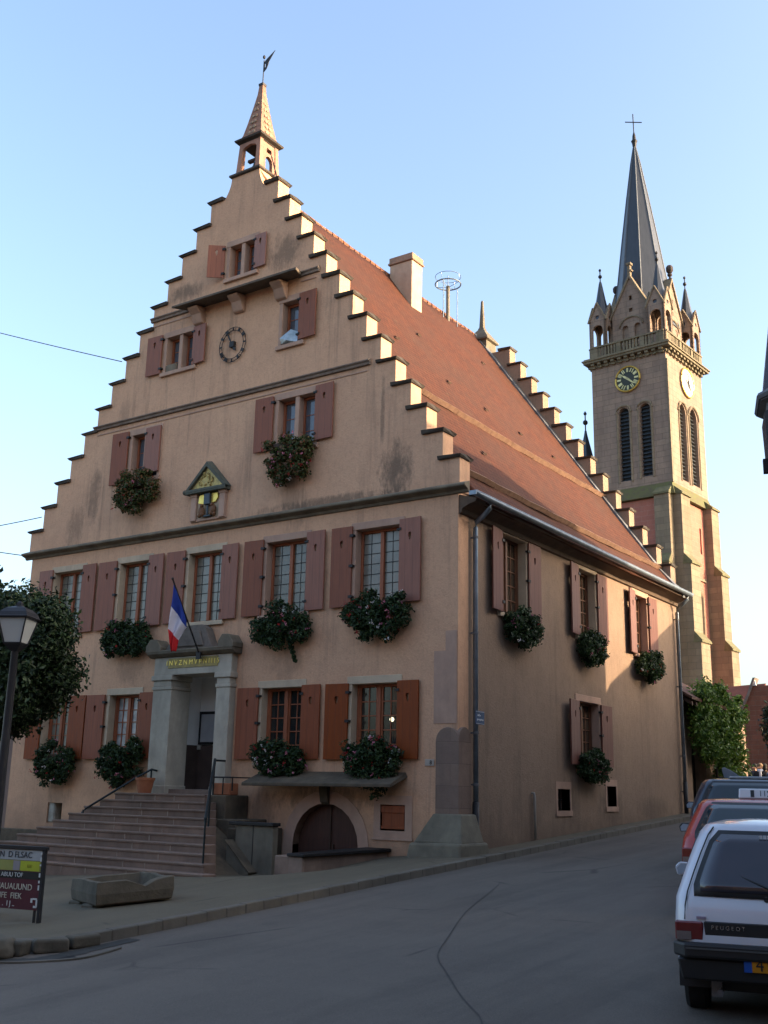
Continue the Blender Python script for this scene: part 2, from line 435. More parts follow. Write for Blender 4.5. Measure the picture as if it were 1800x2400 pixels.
# windows: (a0, a1, z0, z1, surround material, kind, pane material)
FW1 = [(-12.6, -11.44), (-10.04, -8.97), (-7.6, -6.49), (-5.12, -3.94), (-2.58, -1.43)]
FWG = [(-12.5, -11.5), (-10.02, -8.98), (-5.06, -3.93), (-2.58, -1.44)]
front_win = [(a, b, 4.95, 6.66, 'stone_cream' if i < 3 else 'stone_pink', 'leaded', 'pane_olive_clear' if i == 3 else 'pane_olive') for i, (a, b) in enumerate(FW1)]
front_win += [(a, b, 1.72, 3.31, 'stone_cream', 'casement', ['pane_olive', 'curtain', 'pane_lit', 'pane_lit'][i]) for i, (a, b) in enumerate(FWG)]
front_win += [(-9.98, -8.98, 8.86, 10.12, 'stone_pink', 'double', 'pane_sky'), (-4.98, -3.86, 8.86, 10.15, 'stone_pink', 'double', 'pane_sky'),
              (-8.95, -7.96, 11.68, 12.68, 'stone_pink', 'double', 'pane_sky'), (-4.99, -4.4, 11.55, 12.69, 'stone_pink', 'single', 'pane_sky'),
              (-6.87, -6.0, 13.84, 14.76, 'stone_pink', 'double', 'pane_sky')]
side_win = [(1.82, 3.03, 4.93, 6.7, 'stone_cream', 'casement', 'pane_dark'), (5.8, 6.93, 4.93, 6.64, 'stone_cream', 'casement', 'pane_dark'), (9.57, 10.56, 4.93, 6.58, 'stone_pink', 'casement', 'pane_dark'),
            (5.66, 6.94, 1.76, 3.34, 'stone_pink', 'casement', 'pane_dark')]
def ring(w): return rect(w[0] - .1, w[1] + .1, w[2] - .1, w[3] + .16)
DOOR = rect(-7.78, -6.21, .6, 3.73)
CELLAR = arch(-4.02, -2.32, -.9, .02, 12)
VENT = rect(-1.79, -1.2, .38, .88)
LOWL = rect(-12.0, -11.45, .2, .69)
mb = MB(); mb.wall(gable_outline(True), [ring(w) for w in front_win] + [DOOR, CELLAR, VENT, LOWL], 0, WT, fF)
mb.build('front_gable_wall', 'plaster_front', hall)
LV = [rect(4.47, 5.13, .79, 1.27), rect(7.31, 7.9, .88, 1.37)]
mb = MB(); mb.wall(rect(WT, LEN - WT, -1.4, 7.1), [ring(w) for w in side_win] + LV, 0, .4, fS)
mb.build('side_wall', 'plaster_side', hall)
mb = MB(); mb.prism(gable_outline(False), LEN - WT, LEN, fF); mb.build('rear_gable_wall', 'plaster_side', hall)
mb = MB(); mb.box(-13.6, -13.2, WT, LEN - WT, -1.4, 7.1); mb.build('side_wall', 'plaster_front', hall)

# stepped coping stones, each one a stone
for y0, y1 in ((-.07, WT + .06), (LEN - WT - .06, LEN + .07)):
    for i in range(14):
        j = .012 * math.sin(i * 7.3)
        mb = MB(); x1 = XR[i] + .07; x0 = (XR[i + 1] if i < 13 else TOPX1 + .03) - (.09 if i < 13 else 0)
        z = ZR[i]
        mb.raw([(x0, y0, z), (x1 - .04, y0 + .03, z), (x1 - .04, y1 - .03, z), (x0, y1, z), (x0, y0 - .02, z + .075 + j), (x1, y0 - .02, z + .05 + j), (x1, y1, z + .05 + j), (x0, y1, z + .075 + j), (x0, (y0 + y1) / 2, z + .13), (x1 - .03, (y0 + y1) / 2, z + .10)],
               [(0, 1, 2, 3), (0, 4, 5, 1), (3, 2, 6, 7), (1, 5, 9, 6, 2), (0, 3, 7, 8, 4), (4, 8, 9, 5), (7, 6, 9, 8)])
        mb.build('coping_stone', 'coping', hall)
        mb = MB(); x0 = XL[i] - .1; x1 = (XL[i + 1] if i < 13 else TOPX0 - .02) + (.05 if i < 13 else 0); z = ZL[i]
        mb.raw([(x0 + .04, y0 + .03, z), (x1, y0, z), (x1, y1, z), (x0 + .04, y1 - .03, z), (x0, y0 - .02, z + .05 + j), (x1, y0 - .02, z + .075 + j), (x1, y1, z + .075 + j), (x0, y1, z + .05 + j), (x0 + .03, (y0 + y1) / 2, z + .10), (x1, (y0 + y1) / 2, z + .13)],
               [(0, 1, 2, 3), (0, 4, 5, 1), (3, 2, 6, 7), (1, 5, 9, 6, 2), (0, 3, 7, 8, 4), (4, 8, 9, 5), (7, 6, 9, 8)])
        mb.build('coping_stone', 'coping', hall)

# roof: subdivided slopes with a slight sag, bell-cast foot
PROF = [(.43, 7.0), (.12, 7.32), (-.3, 7.82), (-.9, 8.69), (-1.6, 9.70), (-2.4, 10.86), (-3.4, 12.3), (-4.6, 14.03), (-5.7, 15.6), (-6.7, 17.03)]
def roofgrid(prof, y0, y1, ny, sx):
    vs = []; fs = []
    P2 = []
    for (a, b), (c, d) in zip(prof, prof[1:]):
        for t in range(3): P2.append((a + (c - a) * t / 3, b + (d - b) * t / 3))
    P2.append(prof[-1]); n = len(P2)
    for j in range(ny + 1):
        y = y0 + (y1 - y0) * j / ny
        for i, (x, z) in enumerate(P2):
            s = .045 * noise.noise(Vector((x * .35, y * .5, z * .3))) + .02 * noise.noise(Vector((x * 1.7, y * 2.1, z))) - .05 * math.sin(PI * j / ny)
            vs.append((x if sx > 0 else -13.55 - x, y, z + s))
    for j in range(ny):
        for i in range(n - 1): fs.append((j * n + i, (j + 1) * n + i, (j + 1) * n + i + 1, j * n + i + 1))
    return vs, fs
mb = MB()
for sx in (1, -1):
    vs, fs = roofgrid(PROF, WT, LEN - WT, 60, sx); mb.raw(vs, fs)
roof = mb.build('roof', 'tiles_roof', hall, smooth=True, fix=False)
mo = roof.modifiers.new('thick', 'SOLIDIFY'); mo.thickness = .09; mo.offset = -1
mb = MB()
for k in range(44):
    y = WT + k * .278; dz = .03 * noise.noise(Vector((0, y * 1.3, 0))) - .05 * math.sin(PI * (y - WT) / (LEN - 2 * WT))
    mb.tube([(-6.775, y, 17.0 + dz), (-6.775, y + .30, 17.035 + dz)], [.13, .10], 10)
mb.build('ridge_tiles', mat('ridge', (.26, .10, .05), (.14, .075, .05), 4, .9, .3, grime=.6), hall)
for (x, z, wd, th) in ((-2.02, 10.36, .26, .10), (-.27, 7.86, .20, .09)):
    mb = MB(); dx, dz = -.568 * wd, .823 * wd; nx, nz = .823 * th, .568 * th
    n = 46
    for i in range(n):
        y0 = WT + .02 + (LEN - 2 * WT - .04) * i / n; y1 = WT + .02 + (LEN - 2 * WT - .04) * (i + 1) / n
        w = .008 * math.sin(i * 5.1) - .05 * math.sin(PI * (i + .5) / n)
        q = [(x, z - .04), (x + dx, z + dz - .04), (x + dx * .9 + nx * .25, z + dz * .9 + nz * .25), (x + nx, z + nz)]
        mb.raw([(a, y0, b + w) for a, b in q] + [(a, y1, b + w) for a, b in q], [(0, 1, 2, 3), (7, 6, 5, 4), (0, 4, 5, 1), (1, 5, 6, 2), (2, 6, 7, 3), (3, 7, 4, 0)])
    mb.build('roof_ledge', 'ledge_tile', hall)
mb = MB()
for i in range(len(PROF) - 1):
    (a, b), (c, d) = PROF[i], PROF[i + 1]
    mb.raw([(a + .05, LEN - WT - .19, b + .02), (c + .05, LEN - WT - .19, d + .02), (c + .05, LEN - WT, d + .05), (a + .05, LEN - WT, b + .05), (a, LEN - WT - .19, b - .1), (c, LEN - WT - .19, d - .1), (c, LEN - WT, d - .1), (a, LEN - WT, b - .1)],
           [(0, 1, 2, 3), (4, 7, 6, 5), (0, 4, 5, 1), (3, 2, 6, 7), (0, 3, 7, 4), (1, 5, 6, 2)])
mb.build('lead_flashing', 'lead', hall)
for (x, y) in ((-3.6, 2.9), (-3.1, 4.7), (-2.9, 6.4), (-2.75, 8.2), (-2.6, 10.1), (-1.2, 3.2), (-5.2, 10.4), (-4.4, 5.2)):
    z = 7.82 + 1.44 * (-.3 - x)
    mb = MB(); mb.raw([(x + .06, y - .09, z - .07), (x + .06, y + .09, z - .07), (x + .085, y + .08, z - .03), (x + .085, y - .08, z - .03), (x - .04, y, z + .07)], [(0, 1, 2, 3), (0, 3, 4), (3, 2, 4), (2, 1, 4), (0, 4, 1)])
    mb.build('roof_vent', 'wood_dark', hall)

# chimney
mb = MB(); mb.box(-6.62, -5.78, 6.98, 7.58, 14.6, 17.25); ch = mb.build('chimney', mat('chimney_plaster', (.50, .37, .26), (.42, .30, .21), 4, .9, .3, grime=.5), hall, bevel=.015)
mb = MB(); mb.box(-6.67, -5.73, 6.93, 7.63, 17.25, 17.32); mb.box(-6.64, -5.76, 6.96, 7.60, 17.32, 17.50); mb.build('chimney_cap', mat('chimney_brick', (.34, .22, .15), (.25, .16, .11), 8, .9, .3, grime=.5), ch, bevel=.012)
# siren mast with guard ring
mb = MB(); mb.tube([(-6.5, 10.36, 16.4), (-6.5, 10.36, 17.95)], .065, 10); mast = mb.build('siren_mast', mat('mast_wood', (.20, .17, .13), (.14, .12, .09), 5, .8), hall)
for z, r in ((18.02, .44), (18.30, .44)):
    mb = MB(); mb.tube([(-6.5 + r * math.cos(2 * PI * t / 28), 10.36 + r * math.sin(2 * PI * t / 28), z) for t in range(29)], .024 if z < 18.1 else .010, 6, cap=False); mb.build('guard_ring', 'zinc', mast)
mb = MB()
for t in (0, 90, 180, 270):
    c, s = math.cos(R(t)), math.sin(R(t)); mb.tube([(-6.5, 10.36, 17.9), (-6.5 + .44 * c, 10.36 + .44 * s, 18.02), (-6.5 + .44 * c, 10.36 + .44 * s, 18.3)], .011, 5)
for dy in (-.46, .46): mb.tube([(-6.4, 10.36 + dy, 16.6), (-6.4, 10.36 + dy, 18.0)], .016, 6)
mb.tube([(-6.5, 10.36, 17.9), (-6.5, 10.36, 18.36)], .014, 6)
mb.build('mast_stay', 'zinc', mast)
# obelisk on the rear gable
mb = MB(); cx, cy = -6.55, LEN - .21
mb.lathe([(.50, 16.2), (.50, 16.72), (.62, 16.76), (.62, 16.82), (.16, 17.28), (.15, 17.34), (.115, 17.36), (.05, 18.4), (.01, 18.46)], (cx, cy, 0), 4, rot=PI / 4); mb.build('gable_obelisk', 'stone_grey', hall)

# cornice, string courses
mb = MB(); mb.prism([(0, 7.13), (-.04, 7.14), (-.07, 7.19), (-.18, 7.23), (-.21, 7.25), (-.21, 7.29), (0, 7.38)], -13.88, .27, lambda a, b, d: Vector((d, a, b)))
mb.build('cornice', 'stone_grey', hall, bevel=.01)
for x0, x1, z, t in ((-11.5, -2.3, 10.46, .1), (-9.6, -7.95, 13.22, .085), (-4.55, -3.88, 13.22, .085)):
    mb = MB(); mb.prism([(0, z + .03), (-t * .6, z + .04), (-t * .7, z + .09), (-t * 1.1, z + .12), (-t * 1.1, z + .145), (0, z + .19)], x0, x1, lambda a, b, d: Vector((d, a, b))); mb.build('string_course', mat('string', (.25, .185, .14), (.15, .115, .09), 4, .9, .3, grime=.6), hall)
    mb = MB(); mb.box(x0 + .1, x1 - .1, -.02, .01, z - .10, z - .07); mb.build('string_course', 'stone_pink', hall)
# eaves on the street side
mb = MB(); mb.prism([(.0, 6.72), (.06, 6.74), (.08, 6.82), (.26, 6.9), (.40, 6.93), (.42, 7.0), (.0, 7.12)], .02, LEN - .02, lambda a, b, d: Vector((a, d, b))); mb.build('eaves_board', 'eave_wood', hall)
mb = MB(); vs = []; n = 9; ys = [-.28] + [.2 + i * .8 for i in range(16)] + [LEN - .05]
for y in ys:
    for i in range(n):
        t = PI + PI * i / (n - 1); vs.append((.50 + .075 * math.cos(t), y, 7.06 + .075 * math.sin(t)))
fs = [(j * n + i, j * n + i + 1, (j + 1) * n + i + 1, (j + 1) * n + i) for j in range(len(ys) - 1) for i in range(n - 1)]
mb.raw(vs, fs)
gut = mb.build('gutter', 'zinc', hall, smooth=True, fix=False); mo = gut.modifiers.new('thick', 'SOLIDIFY'); mo.thickness = .008
mb = MB(); mb.tube([(.575, -.25, 7.07), (.575, LEN, 7.07)], .013, 6); mb.tube([(.425, -.25, 7.07), (.425, LEN, 7.07)], .01, 6); mb.box(.42, .585, -.29, -.275, 6.98, 7.07); mb.build('gutter_rim', 'zinc', gut)
for y, zb in ((.52, .02), (12.80, .62)):
    mb = MB(); mb.tube([(.48, y, 7.0), (.46, y, 6.88), (.30, y, 6.74), (.13, y, 6.62), (.11, y, 6.5), (.11, y, zb + .75)], .052, 12)
    dp = mb.build('drainpipe', 'zinc', hall, smooth=True)
    mb = MB(); mb.tube([(.11, y, zb + .95), (.11, y, zb - .3)], .066, 12); mb.build('pipe_foot', 'iron', dp, smooth=True)
    mb = MB()
    for z in (6.3, 4.3, 2.3, 1.3): mb.tube([(.11, y, z - .025), (.11, y, z + .025)], .062, 12); mb.box(0, .11, y - .015, y + .015, z - .015, z + .015)
    mb.build('pipe_clamp', 'lead', dp)

# window sets -------------------------------------------------------------
mF = lambda a, b, d: Vector((a, -d, b))           # d outward
mS = lambda a, b, d: Vector((d, a, b))
def wbox(mb, f, a0, a1, b0, b1, d0, d1, mi=0): mb.box(a0, a1, b0, b1, d0, d1, mi, T=lambda a, b, d: f(a, b, d))
def window(f, w):
    a0, a1, z0, z1, sm, kind, pm = w
    mb = MB(); e = .003; t = .103
    wbox(mb, f, a0 - t, a0, z0, z1, -.24, .014); wbox(mb, f, a1, a1 + t, z0, z1, -.24, .014)
    wbox(mb, f, a0 - t - .02, a1 + t + .02, z1, z1 + .163, -.24, .02)
    wbox(mb, f, a0 - t - .04, a1 + t + .04, z0 - .103, z0, -.24, .075)
    mb.build('window_surround', sm, hall, bevel=.008)
    mb = MB(); c = (a0 + a1) / 2; F = .06; d0, d1 = -.26, -.19
    wbox(mb, f, a0, a0 + F, z0, z1, d0, d1); wbox(mb, f, a1 - F, a1, z0, z1, d0, d1)
    wbox(mb, f, a0 + F, a1 - F, z1 - F, z1, d0, d1); wbox(mb, f, a0 + F, a1 - F, z0, z0 + F, d0, d1)
    if kind == 'double':
        lights = [(a0 + F, c - .1), (c + .1, a1 - F)]
        m2 = MB(); wbox(m2, f, c - .06, c + .06, z0, z1, -.24, -.01); m2.build('stone_mullion', sm, hall, bevel=.006)
        wbox(mb, f, c - .1, c - .06, z0 + F, z1 - F, d0, d1); wbox(mb, f, c + .06, c + .1, z0 + F, z1 - F, d0, d1)
    elif kind == 'single': lights = [(a0 + F, a1 - F)]
    else:
        wbox(mb, f, c - .045, c + .045, z0 + F, z1 - F, d0, d1 + .02)
        lights = [(a0 + F, c - .045), (c + .045, a1 - F)]
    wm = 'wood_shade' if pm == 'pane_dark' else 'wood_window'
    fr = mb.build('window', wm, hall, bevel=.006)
    mb = MB()
    for l0, l1 in lights: wbox(mb, f, l0 - .005, l1 + .005, z0 + F - .005, z1 - F + .005, -.245, -.235)
    mb.build('pane', pm, fr)
    dd = (-.236, -.222)
    for l0, l1 in lights:
        mb = MB()
        if kind == 'leaded':
            n = 7
            for q in range(1, n): z = z0 + F + (z1 - z0 - 2 * F) * q / n; wbox(mb, f, l0, l1, z - .006, z + .006, *dd)
            q = l0 + (l1 - l0) * .42; wbox(mb, f, q - .005, q + .005, z0 + F, z1 - F, dd[0], dd[1] - .004)
        elif kind == 'casement':
            n = 5
            wbox(mb, f, l0, l0 + .04, z0 + F, z1 - F, -.236, -.205); wbox(mb, f, l1 - .04, l1, z0 + F, z1 - F, -.236, -.205)
            for q in range(1, n): z = z0 + F + (z1 - z0 - 2 * F) * q / n; wbox(mb, f, l0 + .04, l1 - .04, z - .011, z + .011, -.236, -.212)
            q = (l0 + l1) / 2; wbox(mb, f, q - .010, q + .010, z0 + F, z1 - F, -.236, -.216)
        else:
            wbox(mb, f, l0, l0 + .006, z0 + F, z1 - F, *dd)
            for q in (1, 2): z = z0 + F + (z1 - z0 - 2 * F) * q / 3; wbox(mb, f, l0, l1, z - .008, z + .008, *dd)
        mb.build('glazing_bars', 'iron' if kind == 'leaded' else wm, fr)
for w in front_win: window(mF, w)
for w in side_win: window(mS, w)
def shutter(f, a0, a1, z0, z1, m, hinge, ang=0., n=2, d=.03):
    """board shutter hung at one edge; hinge -1: at a1 side (left leaf), 1: at a0 side"""
    mb = MB(); w = a1 - a0; c = w / 2; hz = (z1 - z0) * .80
    hole = [(c + .035 * math.cos(t) * (1.25 if math.sin(t) > 0 else 1), hz + .055 * math.sin(t) * (1 if math.sin(t) > 0 else 2.1)) for t in [2 * PI * i / 10 for i in range(10)]]
    piv = a1 if hinge < 0 else a0; sg = math.cos(ang)
    def T(a, b, dd):
        a_ = a0 + a; r = (a_ - piv)
        return f(piv + r * math.cos(ang), z0 + b, d + abs(r) * math.sin(ang) + dd * math.cos(ang))
    mb.wall(rect(0, w, 0, z1 - z0), [hole], 0, .04, T)
    s = mb.build('shutter', m, hall, bevel=.004)
    ea = w - .035 if hinge < 0 else .035
    for q in ([.12, .88] if n == 2 else [.12, .5, .88]):
        mb = MB(); z = (z1 - z0) * q; wbox(mb, T, ea - .02, ea + .075 if hinge < 0 else ea + .02, z - .03, z + .03, .041, .058)
        mb.box(ea - (.09 if hinge > 0 else -.0), ea + (.09 if hinge < 0 else 0), z - .02, z + .02, -.03, .05, T=T)
        mb.build('hinge', 'iron', s)
    return s
for a0, a1, b0, b1 in ((-13.15, -12.63, -11.42, -10.87), (-10.77, -10.12, -8.95, -8.41), (-8.3, -7.69, -6.47, -5.94), (-5.76, -5.19, -3.91, -3.38), (-3.2, -2.65, -1.41, -.86)):
    dz = random.uniform(-.012, .012)
    shutter(mF, a0, a1, 4.97 + dz, 6.75 + dz, 'shutter_mauve', -1, R(1.5), 3); shutter(mF, b0, b1, 4.96 - dz, 6.75 - dz, 'shutter_mauve', 1, R(2.5))
for a0, a1, b0, b1 in ((-13.05, -12.53, -11.45, -10.84), (-10.78, -10.15, -8.91, -8.37), (-5.73, -5.12, -3.89, -3.38), (-3.23, -2.64, -1.4, -.88)):
    shutter(mF, a0, a1, 1.76, 3.33, 'shutter_brown', -1, R(2), 3); shutter(mF, b0, b1, 1.77, 3.34, 'shutter_brown', 1, R(1))
shutter(mF, -10.67, -10.09, 8.82, 10.25, 'shutter_mauve', -1, R(3)); shutter(mF, -9.43, -8.88, 8.98, 10.22, 'shutter_mauve', 1, R(1))
shutter(mF, -5.65, -5.1, 8.91, 10.27, 'shutter_mauve', -1, R(2)); shutter(mF, -3.83, -3.29, 8.93, 10.28, 'shutter_mauve', 1, R(2))
shutter(mF, -9.62, -9.09, 11.69, 12.79, 'shutter_mauve', -1, R(2)); shutter(mF, -7.95, -7.48, 11.69, 12.74, 'shutter_mauve', 1, R(5))
shutter(mF, -4.44, -3.9, 11.58, 12.79, 'shutter_mauve', 1, R(3)); shutter(mF, -7.45, -7.02, 13.9, 14.82, 'shutter_mauve', -1, R(38)); shutter(mF, -5.99, -5.6, 13.89, 14.81, 'shutter_mauve', 1, R(2))
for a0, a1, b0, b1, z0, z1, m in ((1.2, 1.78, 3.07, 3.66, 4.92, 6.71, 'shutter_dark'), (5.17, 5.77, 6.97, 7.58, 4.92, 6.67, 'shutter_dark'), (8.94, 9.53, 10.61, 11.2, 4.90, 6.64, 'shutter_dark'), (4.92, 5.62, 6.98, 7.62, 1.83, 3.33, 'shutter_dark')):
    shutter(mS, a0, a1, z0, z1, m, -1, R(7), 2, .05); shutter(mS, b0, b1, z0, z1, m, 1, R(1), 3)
# small openings near the ground
mb = MB(); wbox(mb, mF, -1.95, -1.79, .24, 1.06, -.2, .012); wbox(mb, mF, -1.2, -1.03, .24, 1.06, -.2, .012); wbox(mb, mF, -1.79, -1.2, .88, 1.06, -.2, .012); wbox(mb, mF, -1.79, -1.2, .24, .38, -.2, .012); wbox(mb, mF, -1.97, -1.01, .20, .24, -.1, .03)
mb.build('window_surround', 'stone_pink', hall)
mb = MB(); wbox(mb, mF, -1.76, -1.23, .41, .86, -.06, -.01); wbox(mb, mF, -1.77, -1.21, .72, .86, -.01, .012); wbox(mb, mF, -1.77, -1.21, .41, .47, -.01, .010)
mb.build('hatch', 'shutter_brown', hall, bevel=.006)
mb = MB(); wbox(mb, mF, -12.0, -11.45, .2, .69, -.36, -.34); mb.build('cellar_vent', mat('void', (.012, .011, .010)), hall)
mb = MB(); wbox(mb, mF, -12.17, -11.78, .2, .72, -.3, -.04); mb.build('vent_stone', mat('stone_pale', (.42, .40, .34), (.26, .25, .21), 6, .9, .5, 20), hall, bevel=.03)
for (y0, y1, z0, z1) in ((4.47, 5.13, .79, 1.27), (7.31, 7.9, .88, 1.37)):
    mb = MB(); wbox(mb, mS, y0 - .09, y0, z0 - .07, z1 + .16, -.2, .010); wbox(mb, mS, y1, y1 + .07, z0 - .07, z1 + .16, -.2, .010); wbox(mb, mS, y0, y1, z1, z1 + .16, -.2, .010); wbox(mb, mS, y0 - .1, y1 + .1, z0 - .12, z0, -.2, .025)
    mb.build('window_surround', 'stone_pink', hall)
    mb = MB(); wbox(mb, mS, y0, y1, z0, z1, -.34, -.32)
    cv = mb.build('cellar_vent', 'void', hall)
    mb = MB()
    for q in range(1, 6): a = y0 + (y1 - y0) * q / 6; mb.tube([(-.2, a, z0), (-.2, a, z1)], .012, 6)
    mb.tube([(-.2, y0, (z0 + z1) / 2), (-.2, y1, (z0 + z1) / 2)], .012, 6)
    mb.build('vent_bars', 'iron', cv)
mb = MB(); mb.tube([(.0, 3.18, 1.16), (.05, 3.18, 1.16), (.055, 3.2, 1.1), (.055, 3.21, .2)], .03, 8); mb.build('vent_pipe', mat('pipe_pale', (.40, .36, .31), (.3, .26, .22), 4, .5), hall, smooth=True)
# cellar door and arch stones
mb = MB(); o_ = arch(-4.02 - .0, -2.32, -.9, .02, 12)
outer = arch(-4.28, -2.06, -.9, .02, 12)
n = len(outer)
vs = [(a, -.016, b) for a, b in outer] + [(a, -.016, b) for a, b in o_] + [(a, .3, b) for a, b in o_] + [(a, .05, b) for a, b in outer]
fs = []
for i in range(1, n): j = (i + 1) % n; fs += [(i, j, n + j, n + i), (n + i, n + j, 2 * n + j, 2 * n + i), (i, 3 * n + i, 3 * n + j, j)]
mb.raw(vs, fs); mb.build('arch_stones', 'stone_pink', hall, fix=True)
mb = MB(); mb.prism(arch(-4.02, -2.32, -.9, .02, 12), .2, .26, fF)
for q in range(7): mb.box(-3.17 + .005, -3.17 - .005 + .0001, .19, .2, -.9, .8)
cd = mb.build('cellar_door', 'door_brown', hall)
mb = MB(); mb.box(-3.185, -3.155, .17, .2, -.9, .86); mb.box(-3.1, -3.07, .15, .2, -.1, .05); mb.build('door_batten', 'wood_dark', cd)
# stone shelf over the cellar arch
mb = MB(); mb.raw([(-5.0, -.62, 1.19), (-1.15, -.62, 1.21), (-1.15, .02, 1.42), (-5.0, .02, 1.42), (-5.0, -.62, 1.26), (-1.15, -.62, 1.28), (-1.2, .02, 1.52), (-4.95, .02, 1.52)], [(0, 3, 2, 1), (4, 5, 6, 7), (0, 1, 5, 4), (1, 2, 6, 5), (0, 4, 7, 3), (3, 7, 6, 2)])
mb.build('cellar_canopy', 'stone_dark', hall, bevel=.012)
for x in (-3.17,):
    mb = MB(); mb.prism([(0, .84), (-.08, .9), (-.14, 1.16), (-.14, 1.25), (0, 1.4)], x - .10, x + .10, lambda a, b, d: Vector((d, a, b))); mb.build('bracket', 'stone_dark', hall)
# attic canopy on three corbels
mb = MB(); mb.raw([(-8.35, -.52, 13.19), (-4.2, -.52, 13.17), (-4.45, .02, 13.27), (-8.15, .02, 13.27), (-8.35, -.52, 13.25), (-4.2, -.52, 13.235), (-4.45, .02, 13.40), (-8.15, .02, 13.40)], [(0, 3, 2, 1), (4, 5, 6, 7), (0, 1, 5, 4), (1, 2, 6, 5), (0, 4, 7, 3), (3, 7, 6, 2)])
mb.build('attic_canopy', mat('canopy_stone', (.15, .115, .085), (.085, .07, .055), 4, .9, .4, grime=.6), hall, bevel=.01)
for x in (-7.78, -6.40, -5.02):
    mb = MB(); mb.prism([(0, 12.76), (-.1, 12.80), (-.16, 12.92), (-.2, 13.02), (-.34, 13.12), (-.36, 13.18), (0, 13.24)], x - .17, x + .17, lambda a, b, d: Vector((d, a, b))); mb.build('corbel', 'stone_pink', hall, bevel=.03, seg=2)
# small things left on two upper sills
mb = MB(); mb.box(-8.93, -8.55, -.02, .12, 11.69, 11.9); mb.build('sill_brick', 'stone_grey', hall, bevel=.02)
mb = MB(); mb.raw([(-4.95, -.05, 11.58), (-4.5, -.02, 11.56), (-4.45, .05, 11.82), (-4.7, -.02, 11.93), (-4.97, -.10, 11.72), (-4.75, -.12, 11.62), (-4.7, .15, 11.58)], [(0, 1, 5), (0, 5, 4), (5, 1, 2, 3), (4, 5, 3), (0, 4, 6), (1, 6, 2), (2, 6, 3), (3, 6, 4)])
mb.build('sill_sheet', mat('sheet_metal', (.45, .50, .52), (.25, .3, .3), 6, .35, metal=.6), hall)

# wall clock: iron ring of numerals and two hands
ck = Vector((-6.56, 0, 11.94))
mb = MB()
for r in (.36, .44):
    mb.tube([(ck.x + r * math.cos(2 * PI * t / 40), -.05, ck.z + r * 1.06 * math.sin(2 * PI * t / 40)) for t in range(41)], .009, 6, cap=False)
for i in range(12):
    a = PI / 2 - 2 * PI * i / 12
    cc, ss = math.cos(a), math.sin(a)
    wdt = (.05, .028, .036, .05, .042, .03, .05, .055, .06, .044, .03, .045)[i]
    T = lambda u, v, d, cc=cc, ss=ss: Vector((ck.x + cc * u - ss * v, d, ck.z + 1.06 * (ss * u + cc * v)))
    if i % 3: mb.box(.35, .45, -wdt, -wdt + .026, -.062, -.04, T=lambda u, v, d: T(u, v, d)); mb.box(.35, .45, wdt - .024, wdt, -.062, -.04, T=lambda u, v, d: T(u, v, d))
    mb.box(.355, .445, -.014, .014, -.064, -.04, T=lambda u, v, d: T(u, v, d))
for a in (40, 130, 220, 310): mb.tube([(ck.x + .4 * math.cos(R(a)), -.05, ck.z + .42 * math.sin(R(a))), (ck.x + .4 * math.cos(R(a)), .02, ck.z + .42 * math.sin(R(a)))], .012, 6)
clock = mb.build('wall_clock', 'iron', hall)
def hand(a, L, w0, w1, tail, nm, par, m, f, dd):
    mb = MB(); c, s = math.cos(a), math.sin(a)
    mb.prism([(-tail, -w0), (L * .3, -w0), (L * .72, -w1), (L, 0), (L * .72, w1), (L * .3, w0), (-tail, w0)], dd, dd + .015, lambda u, v, d: f(c * u - s * v, s * u + c * v, d)); return mb.build(nm, m, par)
fC = lambda u, v, d: Vector((ck.x + u, -d, ck.z + v))
hand(R(118), .36, .016, .022, .05, 'clock_hand', clock, 'iron', fC, .07); hand(R(-58), .23, .02, .045, .05, 'clock_hand', clock, 'iron', fC, .055)
mb = MB(); mb.box(ck.x - .075, ck.x + .075, -.09, .02, ck.z - .075, ck.z + .075); mb.build('clock_hub', 'iron', clock)

# bell turret over the front gable
tc = Vector((-6.50, .46, 0))
def sq(prof, n=4, c=tc): m = MB(); m.lathe([(r * math.sqrt(2) if n == 4 else r, z) for r, z in prof], c, n, rot=PI / 4 if n == 4 else PI / 8); return m
tp = mat('turret_pink', (.40, .215, .15), (.28, .155, .11), 6, .9, .4, grime=.5)
mb = MB(); mb.box(-6.97, -6.03, WT - .02, .9, 15.6, TOPZ - .002); bt = mb.build('bell_turret', 'plaster_front', hall)
mb = MB()
mb.raw([(-6.03, .0, 16.8), (-6.03, .9, 16.8), (-5.82, .9, 16.3), (-5.82, WT, 16.3), (-6.05, .9, 16.2), (-6.05, WT, 16.2)], [(0, 1, 2, 3), (0, 3, 5), (1, 4, 2), (2, 4, 5, 3)])
mb.build('turret_flank', 'plaster_front', bt)
sq([(.50, 16.8), (.53, 16.82), (.53, 16.87), (.48, 16.89)]).build('turret_ledge', 'coping', bt)
mb = MB(); hw, hz0, hz1 = .43, 16.88, 17.86
for sx in (-1, 1):
    for sy in (-1, 1):
        mb.raw([(tc.x + sx * (hw - .02 + .0), tc.y + sy * (hw - .02), hz0), (tc.x + sx * (hw - .17), tc.y + sy * (hw - .02), hz0), (tc.x + sx * (hw - .17), tc.y + sy * (hw - .17), hz0), (tc.x + sx * (hw - .02), tc.y + sy * (hw - .17), hz0),
                (tc.x + sx * (hw - .07), tc.y + sy * (hw - .07), hz1), (tc.x + sx * (hw - .19), tc.y + sy * (hw - .07), hz1), (tc.x + sx * (hw - .19), tc.y + sy * (hw - .19), hz1), (tc.x + sx * (hw - .07), tc.y + sy * (hw - .19), hz1)],
               [(0, 1, 2, 3), (4, 7, 6, 5), (0, 4, 5, 1), (1, 5, 6, 2), (2, 6, 7, 3), (3, 7, 4, 0)])
        mb.build('turret_post', tp, bt); mb = MB()
